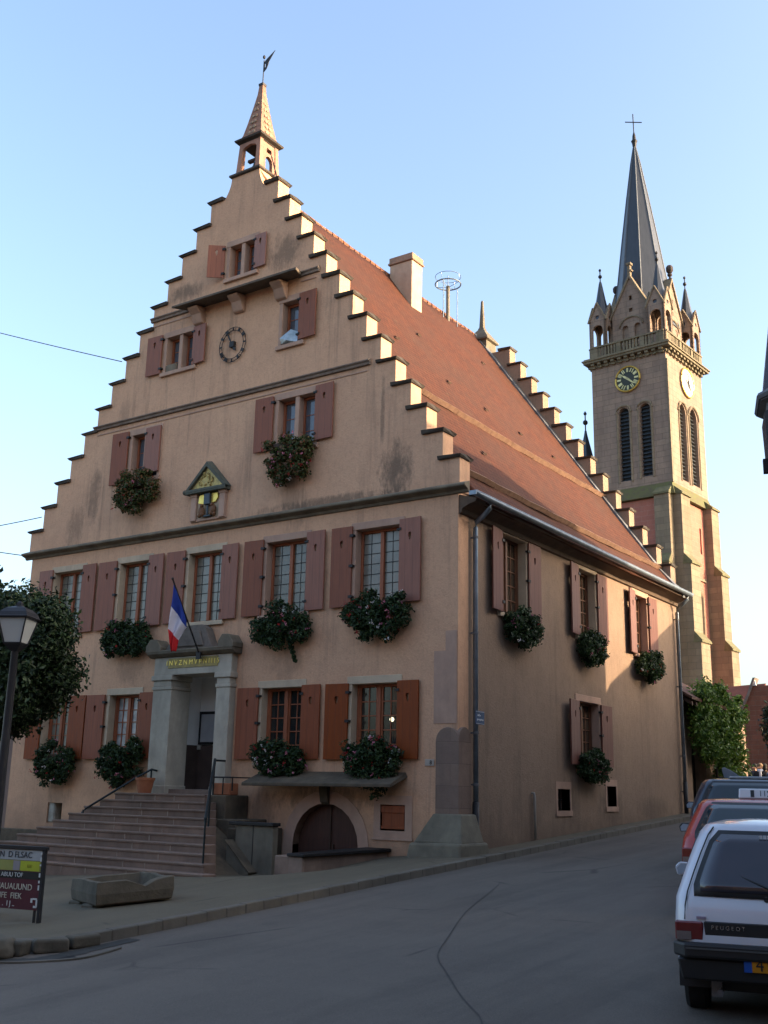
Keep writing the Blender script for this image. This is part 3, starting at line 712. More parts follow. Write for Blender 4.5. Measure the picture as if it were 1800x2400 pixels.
# street side of the lantern: solid stone with two small openings
mb = MB(); mb.wall(rect(tc.y - .3, tc.y + .3, hz0 + .02, hz1), [arch(tc.y - .13, tc.y + .15, 17.0, 17.28, 6), rect(tc.y - .08, tc.y + .12, 17.52, 17.66)], 0, .1, lambda a, b, d: Vector((tc.x + hw - .05 - d - (b - hz0) * .04, a, b))); mb.build('turret_panel', tp, bt)
mb = MB(); mb.prism([(-.27, 17.82), (-.27, 17.58), (-.2, 17.68), (0, 17.74), (.2, 17.68), (.27, 17.58), (.27, 17.82)], tc.y - hw + .06, tc.y - hw + .14, lambda a, b, d: Vector((tc.x + a, d, b))); mb.build('turret_arch', tp, bt)
sq([(.34, 17.80), (.37, 17.84), (.46, 17.88), (.475, 17.93), (.40, 17.98), (.36, 18.02)]).build('turret_cornice', 'coping', bt)
sp = sq([(.37, 17.97), (.315, 18.12), (.25, 18.45), (.155, 19.0), (.085, 19.45), (.062, 19.74)]); spire = sp.build('turret_spire', mat('turret_relief', (.36, .19, .125), (.19, .10, .068), 9, .9, 1., 14, grime=.4), bt)
mb = MB()
for sx, sy in ((0, -1), (1, 0)):
    for z in (18.12, 18.3, 18.48, 18.68, 18.9, 19.1):
        r = .335 - (z - 18.05) * .186; w = r * .55
        for q in (-.5, .35):
            p = (tc.x + (sx * (r + .01) if sx else q * w), tc.y + (sy * (r + .01) if sy else q * w), z)
            mb.ball(p, (.02 if sx else w * .4, .02 if sy else w * .4, .05), n=6)
mb.build('spire_relief', mat('relief_pale', (.42, .33, .23), (.2, .13, .09), 20, .9, .5), spire)
sq([(.075, 19.72), (.08, 19.79), (.03, 19.83)]).build('spire_tip', 'iron', bt)
mb = MB(); mb.lathe([(.03, .0), (.06, .05), (.10, .1), (.14, .16), (.15, .28), (.10, .36), (.22, .02)][0:0] or [(.20, 17.12), (.19, 17.16), (.14, 17.26), (.11, 17.4), (.06, 17.46), (.01, 17.48)], (tc.x, tc.y, 0), 14); bell = mb.build('bell', mat('bronze', (.10, .085, .05), (.06, .055, .04), 6, .45, metal=.8), bt, smooth=True)
mb = MB(); mb.box(tc.x - .34, tc.x + .34, tc.y - .05, tc.y + .05, 17.46, 17.53); mb.box(tc.x - .26, tc.x + .3, tc.y - .2, tc.y + .2, 16.9, 17.08); mb.build('bell_beam', 'wood_dark', bt)
mb = MB(); mb.tube([(tc.x, tc.y, 19.78), (tc.x + .005, tc.y, 20.55)], .014, 6)
mb.ball((tc.x, tc.y, 20.66), (.04, .04, .06), n=8)
vane = mb.build('weathervane', 'iron', bt)
mb = MB(); mb.wall([(0, 20.16), (.12, 20.25), (.17, 20.34), (.2, 20.44), (.42, 20.70), (.12, 20.56), (0, 20.48)], [[(.05, 20.30), (.08, 20.31), (.08, 20.42), (.05, 20.42)]], -.006, .006, lambda a, b, d: Vector((tc.x + a * .98, tc.y - .05 * a + d, b))); mb.build('vane_flag', 'iron', vane)
mb = MB(); mb.tube([(-6.08, .5, 17.45), (-5.75, .55, 16.35)], .016, 6); mb.build('turret_stay', 'iron', bt)

# carved niche with gilded gable
mb = MB(); mb.box(-7.60, -7.42, -.09, .02, 7.46, 8.12); mb.box(-6.66, -6.48, -.09, .02, 7.46, 8.12); mb.box(-7.62, -6.46, -.05, .01, 7.44, 7.5)
for x in (-7.51, -6.57): mb.box(x - .12, x + .12, -.11, .0, 8.06, 8.14)
niche = mb.build('carved_niche', 'stone_pink', hall, bevel=.012)
mb = MB(); mb.box(-7.42, -6.66, -.02, .01, 7.5, 8.1); mb.build('niche_back', 'stone_cream', niche)
mb = MB(); mb.box(-7.72, -6.38, -.2, .01, 8.13, 8.24); mb.tube([(-7.72, -.16, 8.19), (-6.38, -.16, 8.19)], .05, 8); mb.ball((-7.74, -.14, 8.2), (.09, .09, .07))
for s in (-1, 1):
    mb.raw([(-7.05, -.2, 8.90), (-7.05, -.2, 8.78), (-7.05 + s * .58, -.2, 8.22), (-7.05 + s * .68, -.2, 8.22), (-7.05, .01, 8.96), (-7.05, .01, 8.78), (-7.05 + s * .58, .01, 8.22), (-7.05 + s * .70, .01, 8.22)], [(0, 1, 2, 3), (4, 7, 6, 5), (0, 3, 7, 4), (1, 5, 6, 2), (0, 4, 5, 1)])
mb.build('niche_gable', mat('weathered_green', (.10, .105, .08), (.06, .065, .05), 5, .8, .4), niche, bevel=.008)
mb = MB(); mb.prism([(-7.58, 8.25), (-6.52, 8.25), (-7.05, 8.76)], -.13, -.02, fF)
for q in range(26):
    z = random.uniform(8.3, 8.62); w = (8.76 - z) * .8; mb.ball((-7.05 + random.uniform(-w, w), -.135, z), random.uniform(.02, .045), n=6)
mb.build('gilded_relief', mat('gold_old', (.50, .37, .12), (.26, .2, .09), 16, .5, .6, 30, metal=.5), niche)
mb = MB(); mb.prism([(-7.34, 8.06), (-7.36, 7.9), (-7.1, 7.84), (-7.1, 8.1), (-7.3, 8.1)], -.07, -.03, fF); mb.prism([(-6.95, 8.1), (-6.95, 7.86), (-6.8, 7.88), (-6.72, 7.98), (-6.74, 8.1)], -.07, -.03, fF); mb.build('gilded_wing', 'gold_bright', niche)
mb = MB(); mb.box(-7.13, -6.93, -.14, -.03, 7.82, 8.1); mb.tube([(-7.03, -.08, 7.82), (-7.03, -.08, 7.56)], .03, 8); mb.box(-7.16, -6.9, -.1, -.03, 7.52, 7.57); mb.build('niche_shield', mat('blue_black', (.04, .06, .075), (.02, .03, .04), 6, .4), niche, bevel=.02)
for s in (-1, 1):
    mb = MB(); mb.ball((-7.03 + s * .19, -.09, 7.68), (.10, .06, .13)); mb.ball((-7.03 + s * .15, -.1, 7.60), (.06, .05, .07)); mb.ball((-7.03 + s * .24, -.1, 7.56), (.05, .05, .05)); mb.ball((-7.03 + s * .17, -.11, 7.80), (.05, .05, .05)); mb.build('niche_beast', mat('carved_brown', (.17, .075, .03), (.10, .045, .02), 8, .6), niche, smooth=True)

# corner buttress, base stones
mb = MB(); mb.prism(arch(-.46, .07, -.6, 2.12, 10), -.075, .2, fF); mb.prism(arch(-.07, .40, -.6, 2.16, 10), -.072, .15, fS); mb.build('corner_buttress', 'stone_quoin', hall, bevel=.025, seg=2)
mb = MB(); mb.raw([(-.47, -.14, .74), (.16, -.14, .74), (.16, .42, .74), (-.47, .3, .74), (-.78, -.36, .2), (.3, -.36, .2), (.3, .5, .2), (-.78, .3, .2)], [(0, 1, 2, 3), (0, 4, 5, 1), (1, 5, 6, 2), (0, 3, 7, 4), (4, 7, 6, 5)])
mb.build('buttress_foot', mat('foot_stone', (.20, .175, .125), (.13, .115, .085), 3, .9, .5, 20, grime=.6), hall, bevel=.03, seg=2)
mb = MB(); mb.raw([(-.84, -.42, .2), (.33, -.44, .22), (.36, .54, .22), (-.84, .2, .2), (-.92, -.5, -.4), (.38, -.54, -.4), (.42, .6, -.4), (-.92, .2, -.4)], [(0, 3, 2, 1), (0, 1, 5, 4), (1, 2, 6, 5), (0, 4, 7, 3)])
mb.build('buttress_base', 'foot_stone', hall, bevel=.05, seg=2)
mb = MB(); mb.box(-.55, -.02, -.012, .02, 2.46, 3.9); mb.box(-.28, -.02, -.014, .02, 3.9, 4.3); mb.build('quoin_stone', 'stone_pink', hall)
mb = MB(); mb.box(-13.7, -8.9, -.10, .02, -1.4, .02); mb.build('plinth', 'stone_dark', hall, bevel=.02)
# doorway with carved entablature
mb = MB()
for x0, x1 in ((-8.32, -7.71), (-6.28, -5.86)):
    mb.box(x0, x1, -.20, .44, .85, 3.36); mb.box(x0 - .02, x1 + .02, -.22, .45, 3.36, 3.44); mb.box(x0 + .01, x1 - .01, -.21, .44, 3.44, 3.58); mb.box(x0 - .04, x1 + .04, -.25, .45, 3.58, 3.70); mb.box(x0 - .03, x1 + .03, -.23, .45, .85, 1.16)
mb.box(-8.33, -5.85, -.2, .44, 3.70, 4.12)
portal = mb.build('portal', 'stone_door', hall, bevel=.01)
mb = MB(); mb.prism([(-.2, 4.12), (-.26, 4.14), (-.34, 4.2), (-.36, 4.28), (0.02, 4.32), (.02, 4.12)], -8.48, -5.72, lambda a, b, d: Vector((d, a, b)))
for x0, x1 in ((-8.52, -8.0), (-6.18, -5.7)):
    mb.prism([(x0, 4.25), (x1, 4.25), (x1, 4.36), ((x0 + x1) / 2 + .1, 4.55), ((x0 + x1) / 2 - .12, 4.56), (x0, 4.40)], -.36, .0, fF)
mb.build('portal_cornice', 'stone_grey', portal, bevel=.02)
mb = MB(); mb.prism([(-7.95, 4.28), (-6.42, 4.28), (-6.55, 4.5), (-6.66, 4.75), (-6.8, 4.84), (-7.5, 4.84), (-7.62, 4.76), (-7.78, 4.48)], -.27, .0, fF)
mb.prism([(-7.7, 4.34), (-6.68, 4.34), (-6.82, 4.7), (-7.56, 4.7)], -.31, -.26, fF)
mb.build('portal_crest', mat('crest_stone', (.17, .14, .115), (.11, .09, .075), 5, .9, .6, 22, grime=.5), portal, bevel=.03, seg=2)
mb = MB(); mb.box(-7.86, -6.27, -.214, -.19, 3.86, 4.09); gp = mb.build('gilded_panel', mat('gold_ground', (.38, .29, .09), (.22, .17, .06), 9, .6), portal)
text('I N V Z N M V P N I I I S', .165, 'gold_bright', gp, frame_mat((-7.065, -.217, 3.975), (1, 0, 0), (0, 0, 1)), 'inscription', .006)
# vestibule behind the door opening
mb = MB(); x0, x1, y0, y1, zf, zc = -7.93, -5.9, .44, 1.05, 1.09, 3.76
mb.box(x0 - .06, x0, y0, y1 + .06, zf, zc); mb.box(x1, x1 + .06, y0, y1 + .06, zf, zc); mb.box(x0, x1, y1, y1 + .06, zf, zc); mb.box(x0 - .06, x1 + .06, y0, y1 + .06, zc, zc + .06); mb.box(x0, x1, y0, y1, zf - .06, zf - .004)
vest = mb.build('vestibule', 'interior_white', hall)
mb = MB(); mb.box(x0, x0 + .03, y0, y1, zf, 2.12); mb.box(x0 + .03, x1 - .03, y1 - .03, y1, zf, 2.12); mb.build('dado', 'interior_brown', vest)
mb = MB(); mb.box(x0, x1, -.1, .9, .9, 1.085); mb.build('door_sill', 'stone_steps', hall)
mb = MB(); mb.box(-7.88, -6.9, .985, 1.02, 2.14, 2.93); nb = mb.build('notice_board', 'iron', vest)
mb = MB(); mb.box(-7.80, -6.96, .97, .985, 2.20, 2.86); mb.build('board_sheet', mat('board_grey', (.36, .36, .36), (.30, .30, .31), 3, .5), nb)
mb = MB(); mb.box(-7.93, -7.8, .98, 1.03, 2.02, 2.12); mb.build('door_handle', 'stone_pale', vest)
# lamps burning inside two rooms
emit('bulb', (1., .72, .32), 14.)
emit('bulb_pale', (1., .86, .62), 5.)
for (pts, m) in (([(-4.12, .40, 5.56), (-4.22, .42, 5.62), (-4.0, .42, 5.5), (-4.02, .42, 5.64)], 'bulb'), ([(-2.06, .75, 2.62), (-1.62, .75, 2.64)], 'bulb_pale')):
    mb = MB()
    for p in pts: mb.ball(p, .05, n=8)
    mb.build('room_lamp', m, hall, smooth=True)
for (xa, xb, za, zb) in ((-5.3, -3.8, 4.8, 6.9), (-5.25, -3.75, 1.5, 3.5), (-2.75, -1.3, 1.5, 3.5)):
    mb = MB(); y0, y1 = .44, 1.8
    mb.face([(xa, y0, za), (xa, y1, za), (xa, y1, zb), (xa, y0, zb)]); mb.face([(xb, y0, za), (xb, y0, zb), (xb, y1, zb), (xb, y1, za)]); mb.face([(xa, y1, za), (xb, y1, za), (xb, y1, zb), (xa, y1, zb)]); mb.face([(xa, y0, zb), (xa, y1, zb), (xb, y1, zb), (xb, y0, zb)]); mb.face([(xa, y0, za), (xb, y0, za), (xb, y1, za), (xa, y1, za)])
    mb.build('room_shell', mat('room_dim', (.16, .12, .09), (.09, .07, .055), 2, .9), hall, fix=False)
# ---------------------------------------------------------------- ground, road, pavement
def asphalt(name, c1, c2, patch, seam=False):
    m, nt, b = nodes_of(name); k = NB(nt); v = k.coord()
    col = k.mix(k.ramp(k.noise(v, .35, 6, .6), [(.35, 0.), (.65, 1.)]), c1, c2)
    col = k.mix(k.ramp(k.noise(v, 90, 3), [(.42, 0.), (.75, .75)]), col, tuple(q * 2.1 for q in c1))
    col = k.mix(k.ramp(k.noise(k.coord((1.1, .10, 1), rot=(0, 0, -.22)), 1.3, 8, .7), [(.45, 0.), (.70, .55)]), col, patch)
    col = k.mix(k.ramp(k.noise(v, 1.1, 9, .72), [(.50, 0.), (.60, .30), (.75, .45)]), col, tuple(q * 1.25 for q in c2))
    vo = k.n('TexVoronoi', feature='DISTANCE_TO_EDGE'); k.l(k.coord((.33, .33, .33), rot=(0, 0, .4)), vo.inputs['Vector']); vo.inputs['Scale'].default_value = 1.
    ck = k.math('MULTIPLY', k.ramp(vo.outputs['Distance'], [(0., 1.), (.006, .8), (.012, 0.)]), k.ramp(k.noise(v, .5, 3), [(.52, 0.), (.6, .6)]))
    col = k.mix(ck, col, tuple(q * .45 for q in patch))
    k.l(col, b.inputs['Base Color']); b.inputs['Roughness'].default_value = .82; b.inputs['Specular IOR Level'].default_value = .3
    h = k.math('ADD', k.math('MULTIPLY', k.noise(v, 120, 3), .7), k.math('MULTIPLY', k.noise(v, 4, 5), 1.2)); k.bump(b, h, .5, .012)
    MATS[name] = m; return m
asphalt('asphalt', (.092, .078, .064), (.116, .098, .080), (.056, .048, .040))
asphalt('pavement_grit', (.092, .076, .050), (.112, .093, .062), (.06, .051, .036))
mat('kerb_stone', (.155, .135, .105), (.11, .096, .076), 1.3, .85, .4, 30, grime=.6)
def sheet(xs, ys, dz, inside=None):
    vs = []; fs = []; idx = {}
    def vid(i, j):
        if (i, j) not in idx: idx[(i, j)] = len(vs); vs.append((xs[i], ys[j], g(xs[i], ys[j]) + (dz(xs[i], ys[j]) if callable(dz) else dz)))
        return idx[(i, j)]
    for i in range(len(xs) - 1):
        for j in range(len(ys) - 1):
            if inside and not inside((xs[i] + xs[i + 1]) / 2, (ys[j] + ys[j + 1]) / 2): continue
            fs.append((vid(i, j), vid(i + 1, j), vid(i + 1, j + 1), vid(i, j + 1)))
    return vs, fs
lin = lambda a, b, n: [a + (b - a) * i / n for i in range(n + 1)]
xs = [-900, -300, -90] + lin(-40, 30, 140) + [80, 300, 900]; ys = [-900, -300, -80] + lin(-40, 45, 170) + [90, 300, 900]
rd = lambda x, y: -.11 + .10 * sst(1.2, 6.0, x)
mb = MB(); mb.raw(*sheet(xs, ys, rd)); struct(mb.build('road', 'asphalt', None, smooth=True, fix=False))
# pavement: a fan from the kerb line to the building, kerb rounded at the square
KERB = [(-40., -10.2), (-6., -10.25), (-1., -10.4), (.15, -10.35), (.55, -10.1), (.72, -9.6), (.74, -8.), (.72, -5.), (.70, -2.), (.68, 1.), (.62, 5.), (.58, 9.), (.55, 13.), (.50, 17.), (.3, 26.), (-.2, 36.)]
def kerbx(t):
    return KERB[t]
pts = []
for (a, b), (c, d) in zip(KERB, KERB[1:]):
    n = max(1, int(math.hypot(c - a, d - b) / .35))
    for i in range(n): pts.append((a + (c - a) * i / n, b + (d - b) * i / n))
pts.append(KERB[-1])
INNER = lambda x, y: (min(x, -14.), max(y, .5)) if y < -10 and x < -3 else ((-2.5, 4.) if y < -3 else (-2.5, max(y, 4.)))
mb = MB(); rows = []
for (x, y) in pts:
    ix, iy = (x, 3.) if (x < -3) else (-3. - 0., 3.) if y < 0 else (-.5 - .5, y) 
    if y >= 0: ix, iy = x - 1.6, y
    rows.append([(x + (ix - x) * t / 14, y + (iy - y) * t / 14) for t in range(15)])
vs = [(x, y, g(x, y)) for r in rows for x, y in r]; fs = []
for i in range(len(rows) - 1):
    for j in range(14): fs.append((i * 15 + j, (i + 1) * 15 + j, (i + 1) * 15 + j + 1, i * 15 + j + 1))
mb.raw(vs, fs); struct(mb.build('pavement', 'pavement_grit', None, smooth=True, fix=False))
# kerb stones along that line
mb = MB(); acc = 0
for i in range(len(pts) - 1):
    (a, b), (c, d) = pts[i], pts[i + 1]
    L = math.hypot(c - a, d - b); nx, ny = (d - b) / L, -(c - a) / L
    j = .004 * math.sin(i * 9.1); gap = .006 if i % 3 == 0 else 0
    e = gap / L
    a2, b2 = a + (c - a) * e, b + (d - b) * e
    q = [(a2 - nx * .13, b2 - ny * .13), (c - nx * .13, d - ny * .13), (c + nx * .005, d + ny * .005), (a2 + nx * .005, b2 + ny * .005)]
    top = [(x, y, g(x, y) + .012 + j) for x, y in q]; bot = [(x + nx * .02, y + ny * .02, g(x, y) - .22) for x, y in q]
    mb.raw(top + bot, [(0, 1, 2, 3), (2, 1, 5, 6), (3, 2, 6, 7), (0, 3, 7, 4), (1, 0, 4, 5)])
struct(mb.build('kerb', 'kerb_stone', None, fix=False, bevel=.012))
# tar seam and gully in the road
def ribbon(path, w, dz, name, m):
    mb = MB(); L = []
    for i, p in enumerate(path):
        a = path[max(i - 1, 0)]; b = path[min(i + 1, len(path) - 1)]; d = math.hypot(b[0] - a[0], b[1] - a[1]); nx, ny = -(b[1] - a[1]) / d, (b[0] - a[0]) / d
        ww = w * (.6 + .5 * abs(noise.noise(Vector((i * .7, 0, 1)))))
        L.append([(p[0] + nx * ww, p[1] + ny * ww), (p[0] - nx * ww, p[1] - ny * ww)])
    for i in range(len(L) - 1):
        q = [L[i][0], L[i][1], L[i + 1][1], L[i + 1][0]]; mb.face([(x, y, g(x, y) + rd(x, y) + dz) for x, y in q])
    return struct(mb.build(name, m, None, fix=False))
def smoothpath(P, n=10):
    out = []
    for i in range(len(P) - 1):
        p0 = P[max(i - 1, 0)]; p1 = P[i]; p2 = P[i + 1]; p3 = P[min(i + 2, len(P) - 1)]
        for t in range(n):
            t /= n
            out.append(tuple(.5 * ((2 * p1[k]) + (-p0[k] + p2[k]) * t + (2 * p0[k] - 5 * p1[k] + 4 * p2[k] - p3[k]) * t * t + (-p0[k] + 3 * p1[k] - 3 * p2[k] + p3[k]) * t ** 3) for k in range(2)))
    out.append(P[-1]); return out
ribbon([(x + .02 * math.sin(i * .45) + .012 * noise.noise(Vector((i * .5, 3, 0))), y) for i, (x, y) in enumerate(smoothpath([(2.3, -2.6), (3.3, -5.3), (4.4, -7.85), (5.2, -9.1), (5.95, -10.0), (6.5, -10.7), (7.0, -11.5)]))], .010, .005, 'road_seam', mat('tar', (.062, .055, .048), (.05, .046, .041), 8, .75))
ribbon(smoothpath([(.9, -9.0), (.95, -10.1), (.75, -10.55), (-.2, -10.72), (-3, -10.6), (-9, -10.5)]), .16, .006, 'gutter_channel', mat('channel', (.05, .048, .042), (.035, .034, .03), 4, .8, .3))
ribbon(smoothpath([(.80, -10.60), (.96, -10.36), (1.10, -10.05)], 6), .13, .004, 'storm_drain', mat('drain_dark', (.018, .017, .015), (.012, .011, .010), 6, .8))
mb = MB(); px_ = smoothpath([(.72, -10.72), (.98, -10.52), (1.28, -10.10), (1.20, -9.5)], 8)
for (a, b), (c, d) in zip(px_, px_[1:]):
    L = math.hypot(c - a, d - b); nx, ny = (d - b) / L * .025, -(c - a) / L * .025
    q = [(a - nx, b - ny), (c - nx, d - ny), (c + nx, d + ny), (a + nx, b + ny)]
    mb.raw([(x, y, g(x, y) + rd(x, y) + .02) for x, y in q] + [(x, y, g(x, y) + rd(x, y) - .05) for x, y in q], [(0, 1, 2, 3), (0, 4, 5, 1), (2, 6, 7, 3)])
struct(mb.build('kerb_lip', 'kerb_stone', None, fix=False))
# worn kerb blocks above the drain
for q, (x, y) in enumerate(((.42, -10.36), (.66, -10.02), (.72, -9.62))):
    z = g(x, y); mb = MB(); T = Matrix.Translation((x, y, z)) @ Matrix.Rotation((.35, 1.0, 1.5)[q], 4, 'Z')
    mb.box(-.19, .19, -.10, .11, -.12, .045 - .012 * q, T=T); ob = struct(mb.build('kerb', 'trough_stone' if 'trough_stone' in MATS else mat('trough_stone', (.135, .115, .085), (.085, .075, .055), 4, .92, .7, 22, grime=.6), None, bevel=.035, seg=3))
# ---------------------------------------------------------------- stairs
st = thing('entrance_steps', 'broad pink sandstone steps with iron handrails leading up to the open doorway', 'steps', (-7.2, -1.8, -.5))
zt = 1.09
for k in range(11):
    if k == 0: y0, y1, z, xa, xb = -.86, 0.0, .985, -8.62, -5.80
    else: y0 = -.86 - .285 * k; y1 = y0 + .36; z = .985 - .153 * k; xa = -8.62 - .17 * k - (.12 if k > 5 else 0); xb = -5.78 + .275 * k
    if z < -.50: break
    mb = MB(); zz = z; yb = 0
    mb.box(xa, xb, y0, (0.0 if k == 0 else y0 + .34), z - .30, z)
    mb.box(xa - .01, xb + .012, y0 - .022, y0 + .05, z - .045, z + .003)
    mb.build('step', 'stone_steps', st, bevel=.014, seg=2)
# pale mortar joints on the risers
    if k < 10:
        mb = MB(); n = 3
        for q in range(1 + (k % 2), 4 + k // 3):
            x = xa + (xb - xa) * ((q - .3 + .62 * ((k * .618 + .37 * q * q) % 1.)) / (4.3 + k // 3))
            mb.box(x - .012, x + .012, y0 - .008, y0 + .02, z - .15, z - .045)
        mb.box(xa + .02, xb - .02, y0 - .027, y0 - .02, z - .012, z - .002)
        mb.build('mortar_joint', mat('joint', (.33, .255, .20), (.20, .155, .125), 6, .9), st)
mb = MB(); mb.raw([(-8.55, -.8, .68), (-5.8, -.8, .68), (-3.6, -2.9, -.7), (-10.1, -2.9, -.7), (-8.55, 0, .68), (-5.8, 0, .68), (-3.7, 0, -.7), (-10.1, 0, -.7)], [(0, 1, 2, 3), (0, 4, 5, 1), (1, 5, 6, 2), (0, 3, 7, 4), (2, 6, 7, 3)])
mb.build('step_core', 'stone_dark', st)
mb = MB(); mb.box(-5.86, -5.3, -.75, 0.0, -.5, .985); mb.box(-5.3, -4.75, -1.0, 0.0, -.5, .50); mb.box(-4.8, -4.3, -1.2, 0.0, -.5, .34)
mb.build('side_block', 'stone_dark', st, bevel=.02)
# right rail with posts
iron2 = mat('rail_iron', (.030, .042, .045), (.022, .028, .03), 8, .45, .1, metal=.5)
A = Vector((-5.86, -.55, 1.72)); B = Vector((-3.78, -2.95, .54))
mb = MB(); d = (B - A).normalized(); s_ = d.cross(Vector((0, 0, 1))).normalized() * .028; u_ = Vector((0, 0, .05))
mb.raw([A - s_ - u_, A + s_ - u_, A + s_ + u_, A - s_ + u_, B - s_ - u_, B + s_ - u_, B + s_ + u_, B - s_ + u_], [(0, 1, 2, 3), (7, 6, 5, 4), (0, 4, 5, 1), (1, 5, 6, 2), (2, 6, 7, 3), (3, 7, 4, 0)])
hr = mb.build('handrail', iron2, st, bevel=.008)
mb = MB()
for t, zb in ((0.03, .98), (.5, .25), (1., -.34)):
    p = A.lerp(B, t); mb.tube([(p.x, p.y, p.z), (p.x, p.y, zb)], .02, 8)
mb.tube([(A.x, A.y, A.z), (A.x - .02, -.2, A.z)], .022, 8)
mb.build('rail_post', iron2, hr)
mb = MB(); mb.tube([(-7.98, -.21, 1.49), (-8.05, -.32, 1.52), (-8.2, -.6, 1.34), (-8.78, -1.55, .62), (-8.8, -1.62, .55), (-8.79, -1.62, .35)], .024, 8); hl = mb.build('handrail', iron2, st, smooth=True)
mb = MB(); mb.tube([(-8.05, -.32, 1.52), (-8.05, -.32, .98)], .02, 8); mb.tube([(-8.79, -1.6, .6), (-8.79, -1.6, .2)], .022, 8); mb.build('rail_post', iron2, hl)
# iron box rail and planter beside the door
pr = thing('door_planter', 'low terracotta trough in a small iron rail right of the doorway', 'planter', (-5.58, -.4, .99))
mb = MB(); mb.box(-5.85, -5.36, -.58, -.28, .985, 1.24); mb.build('trough', 'terracotta', pr, bevel=.02)
mb = MB(); mb.tube([(-5.84, -.62, 1.36), (-5.25, -.62, 1.36), (-5.25, -.62, 1.08)], .02, 6); mb.tube([(-5.25, -.62, 1.36), (-5.25, -.02, 1.36)], .016, 6); mb.tube([(-5.52, -.62, 1.36), (-5.52, -.62, 1.0)], .014, 6); mb.build('rail', 'iron', pr)
pt = thing('flower_pot', 'round terracotta pot left of the doorway at the top of the steps', 'flower pot', (-8.02, -.52, .985))
mb = MB(); mb.lathe([(.15, 0), (.205, .27), (.205, .28), (.225, .28), (.23, .34), (.2, .34), (.19, .28), (.02, .27)], (-8.02, -.52, .987), 20); mb.build('pot', 'terracotta', pt, smooth=True).modifiers.new('e', 'EDGE_SPLIT')
mb = MB(); mb.lathe([(.19, 0), (.01, .03)], (-8.02, -.52, 1.262), 16); mb.build('soil', 'stone_dark', pt)
# grey walls flanking the cellar way
lw = thing('cellar_wall', 'low grey rendered wall with dark capping between the steps and the cellar arch', 'low wall', (-3.7, -1.3, -.4))
mb = MB(); mb.box(-4.3, -3.32, -1.5, -1.34, -.8, .42); mb.build('wall_body', mat('render_grey', (.185, .165, .125), (.13, .115, .088), 3, .9, .3, grime=.7), lw, bevel=.01)
mb = MB(); mb.box(-4.46, -3.29, -1.55, -1.30, .42, .485); mb.build('capping', 'iron', lw, bevel=.01)
mb = MB(); mb.prism([(-4.34, -.8), (-3.72, -.8), (-3.72, -.46), (-4.34, .12)], -1.72, -1.51, fF); mb.build('sloped_foot', 'render_grey', lw, bevel=.02)
mb = MB(); mb.raw([(-4.36, -1.75, .12), (-3.69, -1.75, -.47), (-3.69, -1.49, -.47), (-4.36, -1.49, .12), (-4.36, -1.75, .14), (-3.68, -1.75, -.45), (-3.68, -1.49, -.45), (-4.36, -1.49, .14)], [(0, 3, 2, 1), (4, 5, 6, 7), (0, 1, 5, 4), (2, 3, 7, 6), (1, 2, 6, 5), (0, 4, 7, 3)]); mb.build('foot_capping', 'stone_dark', lw)
mb = MB(); mb.box(-3.84, -3.825, -1.506, -1.49, -.4, .42); mb.build('joint_line', 'iron', lw)
cw = thing('cheek_wall', 'short pink rendered parapet with dark coping in front of the arched cellar door', 'low wall', (-2.4, -1., -.3))
mb = MB(); mb.raw([(-2.86, -1.98, -.9), (-2.18, -1.98, -.9), (-1.58, -.02, -.9), (-2.5, -.02, -.9), (-2.86, -1.98, -.08), (-2.18, -1.98, -.08), (-1.58, -.02, -.02), (-2.5, -.02, -.02)], [(0, 3, 2, 1), (4, 5, 6, 7), (0, 1, 5, 4), (1, 2, 6, 5), (2, 3, 7, 6), (3, 0, 4, 7)])
mb.build('wall_body', mat('render_pink', (.26, .18, .135), (.17, .125, .098), 2.5, .92, .5, 22, grime=.7), cw, bevel=.015)
mb = MB(); mb.raw([(-2.52, -2.04, -.08), (-2.12, -2.04, -.08), (-1.5, -.02, -.02), (-2.1, -.02, -.02), (-2.52, -2.04, -.025), (-2.12, -2.04, -.025), (-1.5, -.02, .045), (-2.1, -.02, .045)], [(0, 3, 2, 1), (4, 5, 6, 7), (0, 1, 5, 4), (1, 2, 6, 5), (2, 3, 7, 6), (3, 0, 4, 7)])
mb.build('coping', 'iron', cw, bevel=.01)
mb = MB(); mb.box(-2.5, -2.165, -2.0, -1.7, -.9, -.085); mb.build('corner_stone', mat('stone_pier', (.30, .21, .16), (.22, .16, .125), 3, .9, .5, 22, grime=.6), cw, bevel=.015)

# ---------------------------------------------------------------- leaves and flowers
def leaves(n, sample, size, up=.3, seed=1):
    """sample(rng) gives (point, outward normal); every leaf is a bent pair of quads"""
    rg = random.Random(seed); vs = []; fs = []
    for _ in range(n):
        p, nn = sample(rg)
        d = (Vector(nn) + Vector((rg.gauss(0, .7), rg.gauss(0, .7), rg.gauss(0, .7) + up))).normalized()
        t = d.orthogonal().normalized(); t.rotate(Matrix.Rotation(rg.uniform(0, 6.28), 3, d)); b = d.cross(t)
        s = size * rg.uniform(.5, 1.45); k = len(vs); p = Vector(p)
        vs += [p - t * s, p - b * s * .55 + d * s * .12, p + t * s - d * s * .25, p + b * s * .55 + d * s * .12]
        fs += [(k, k + 1, k + 2), (k, k + 2, k + 3)]
    return vs, fs
def lumps(rg0, c, r, n, spread=.75):
    """clusters filling an ellipsoid: centres and radii"""
    out = []
    for _ in range(n):
        while 1:
            p = Vector((rg0.uniform(-1, 1), rg0.uniform(-1, 1), rg0.uniform(-1, 1)))
            if p.length < 1: break
        p *= spread; out.append((Vector((c[0] + p.x * r[0], c[1] + p.y * r[1], c[2] + p.z * r[2])), rg0.uniform(.22, .42)))
    return out
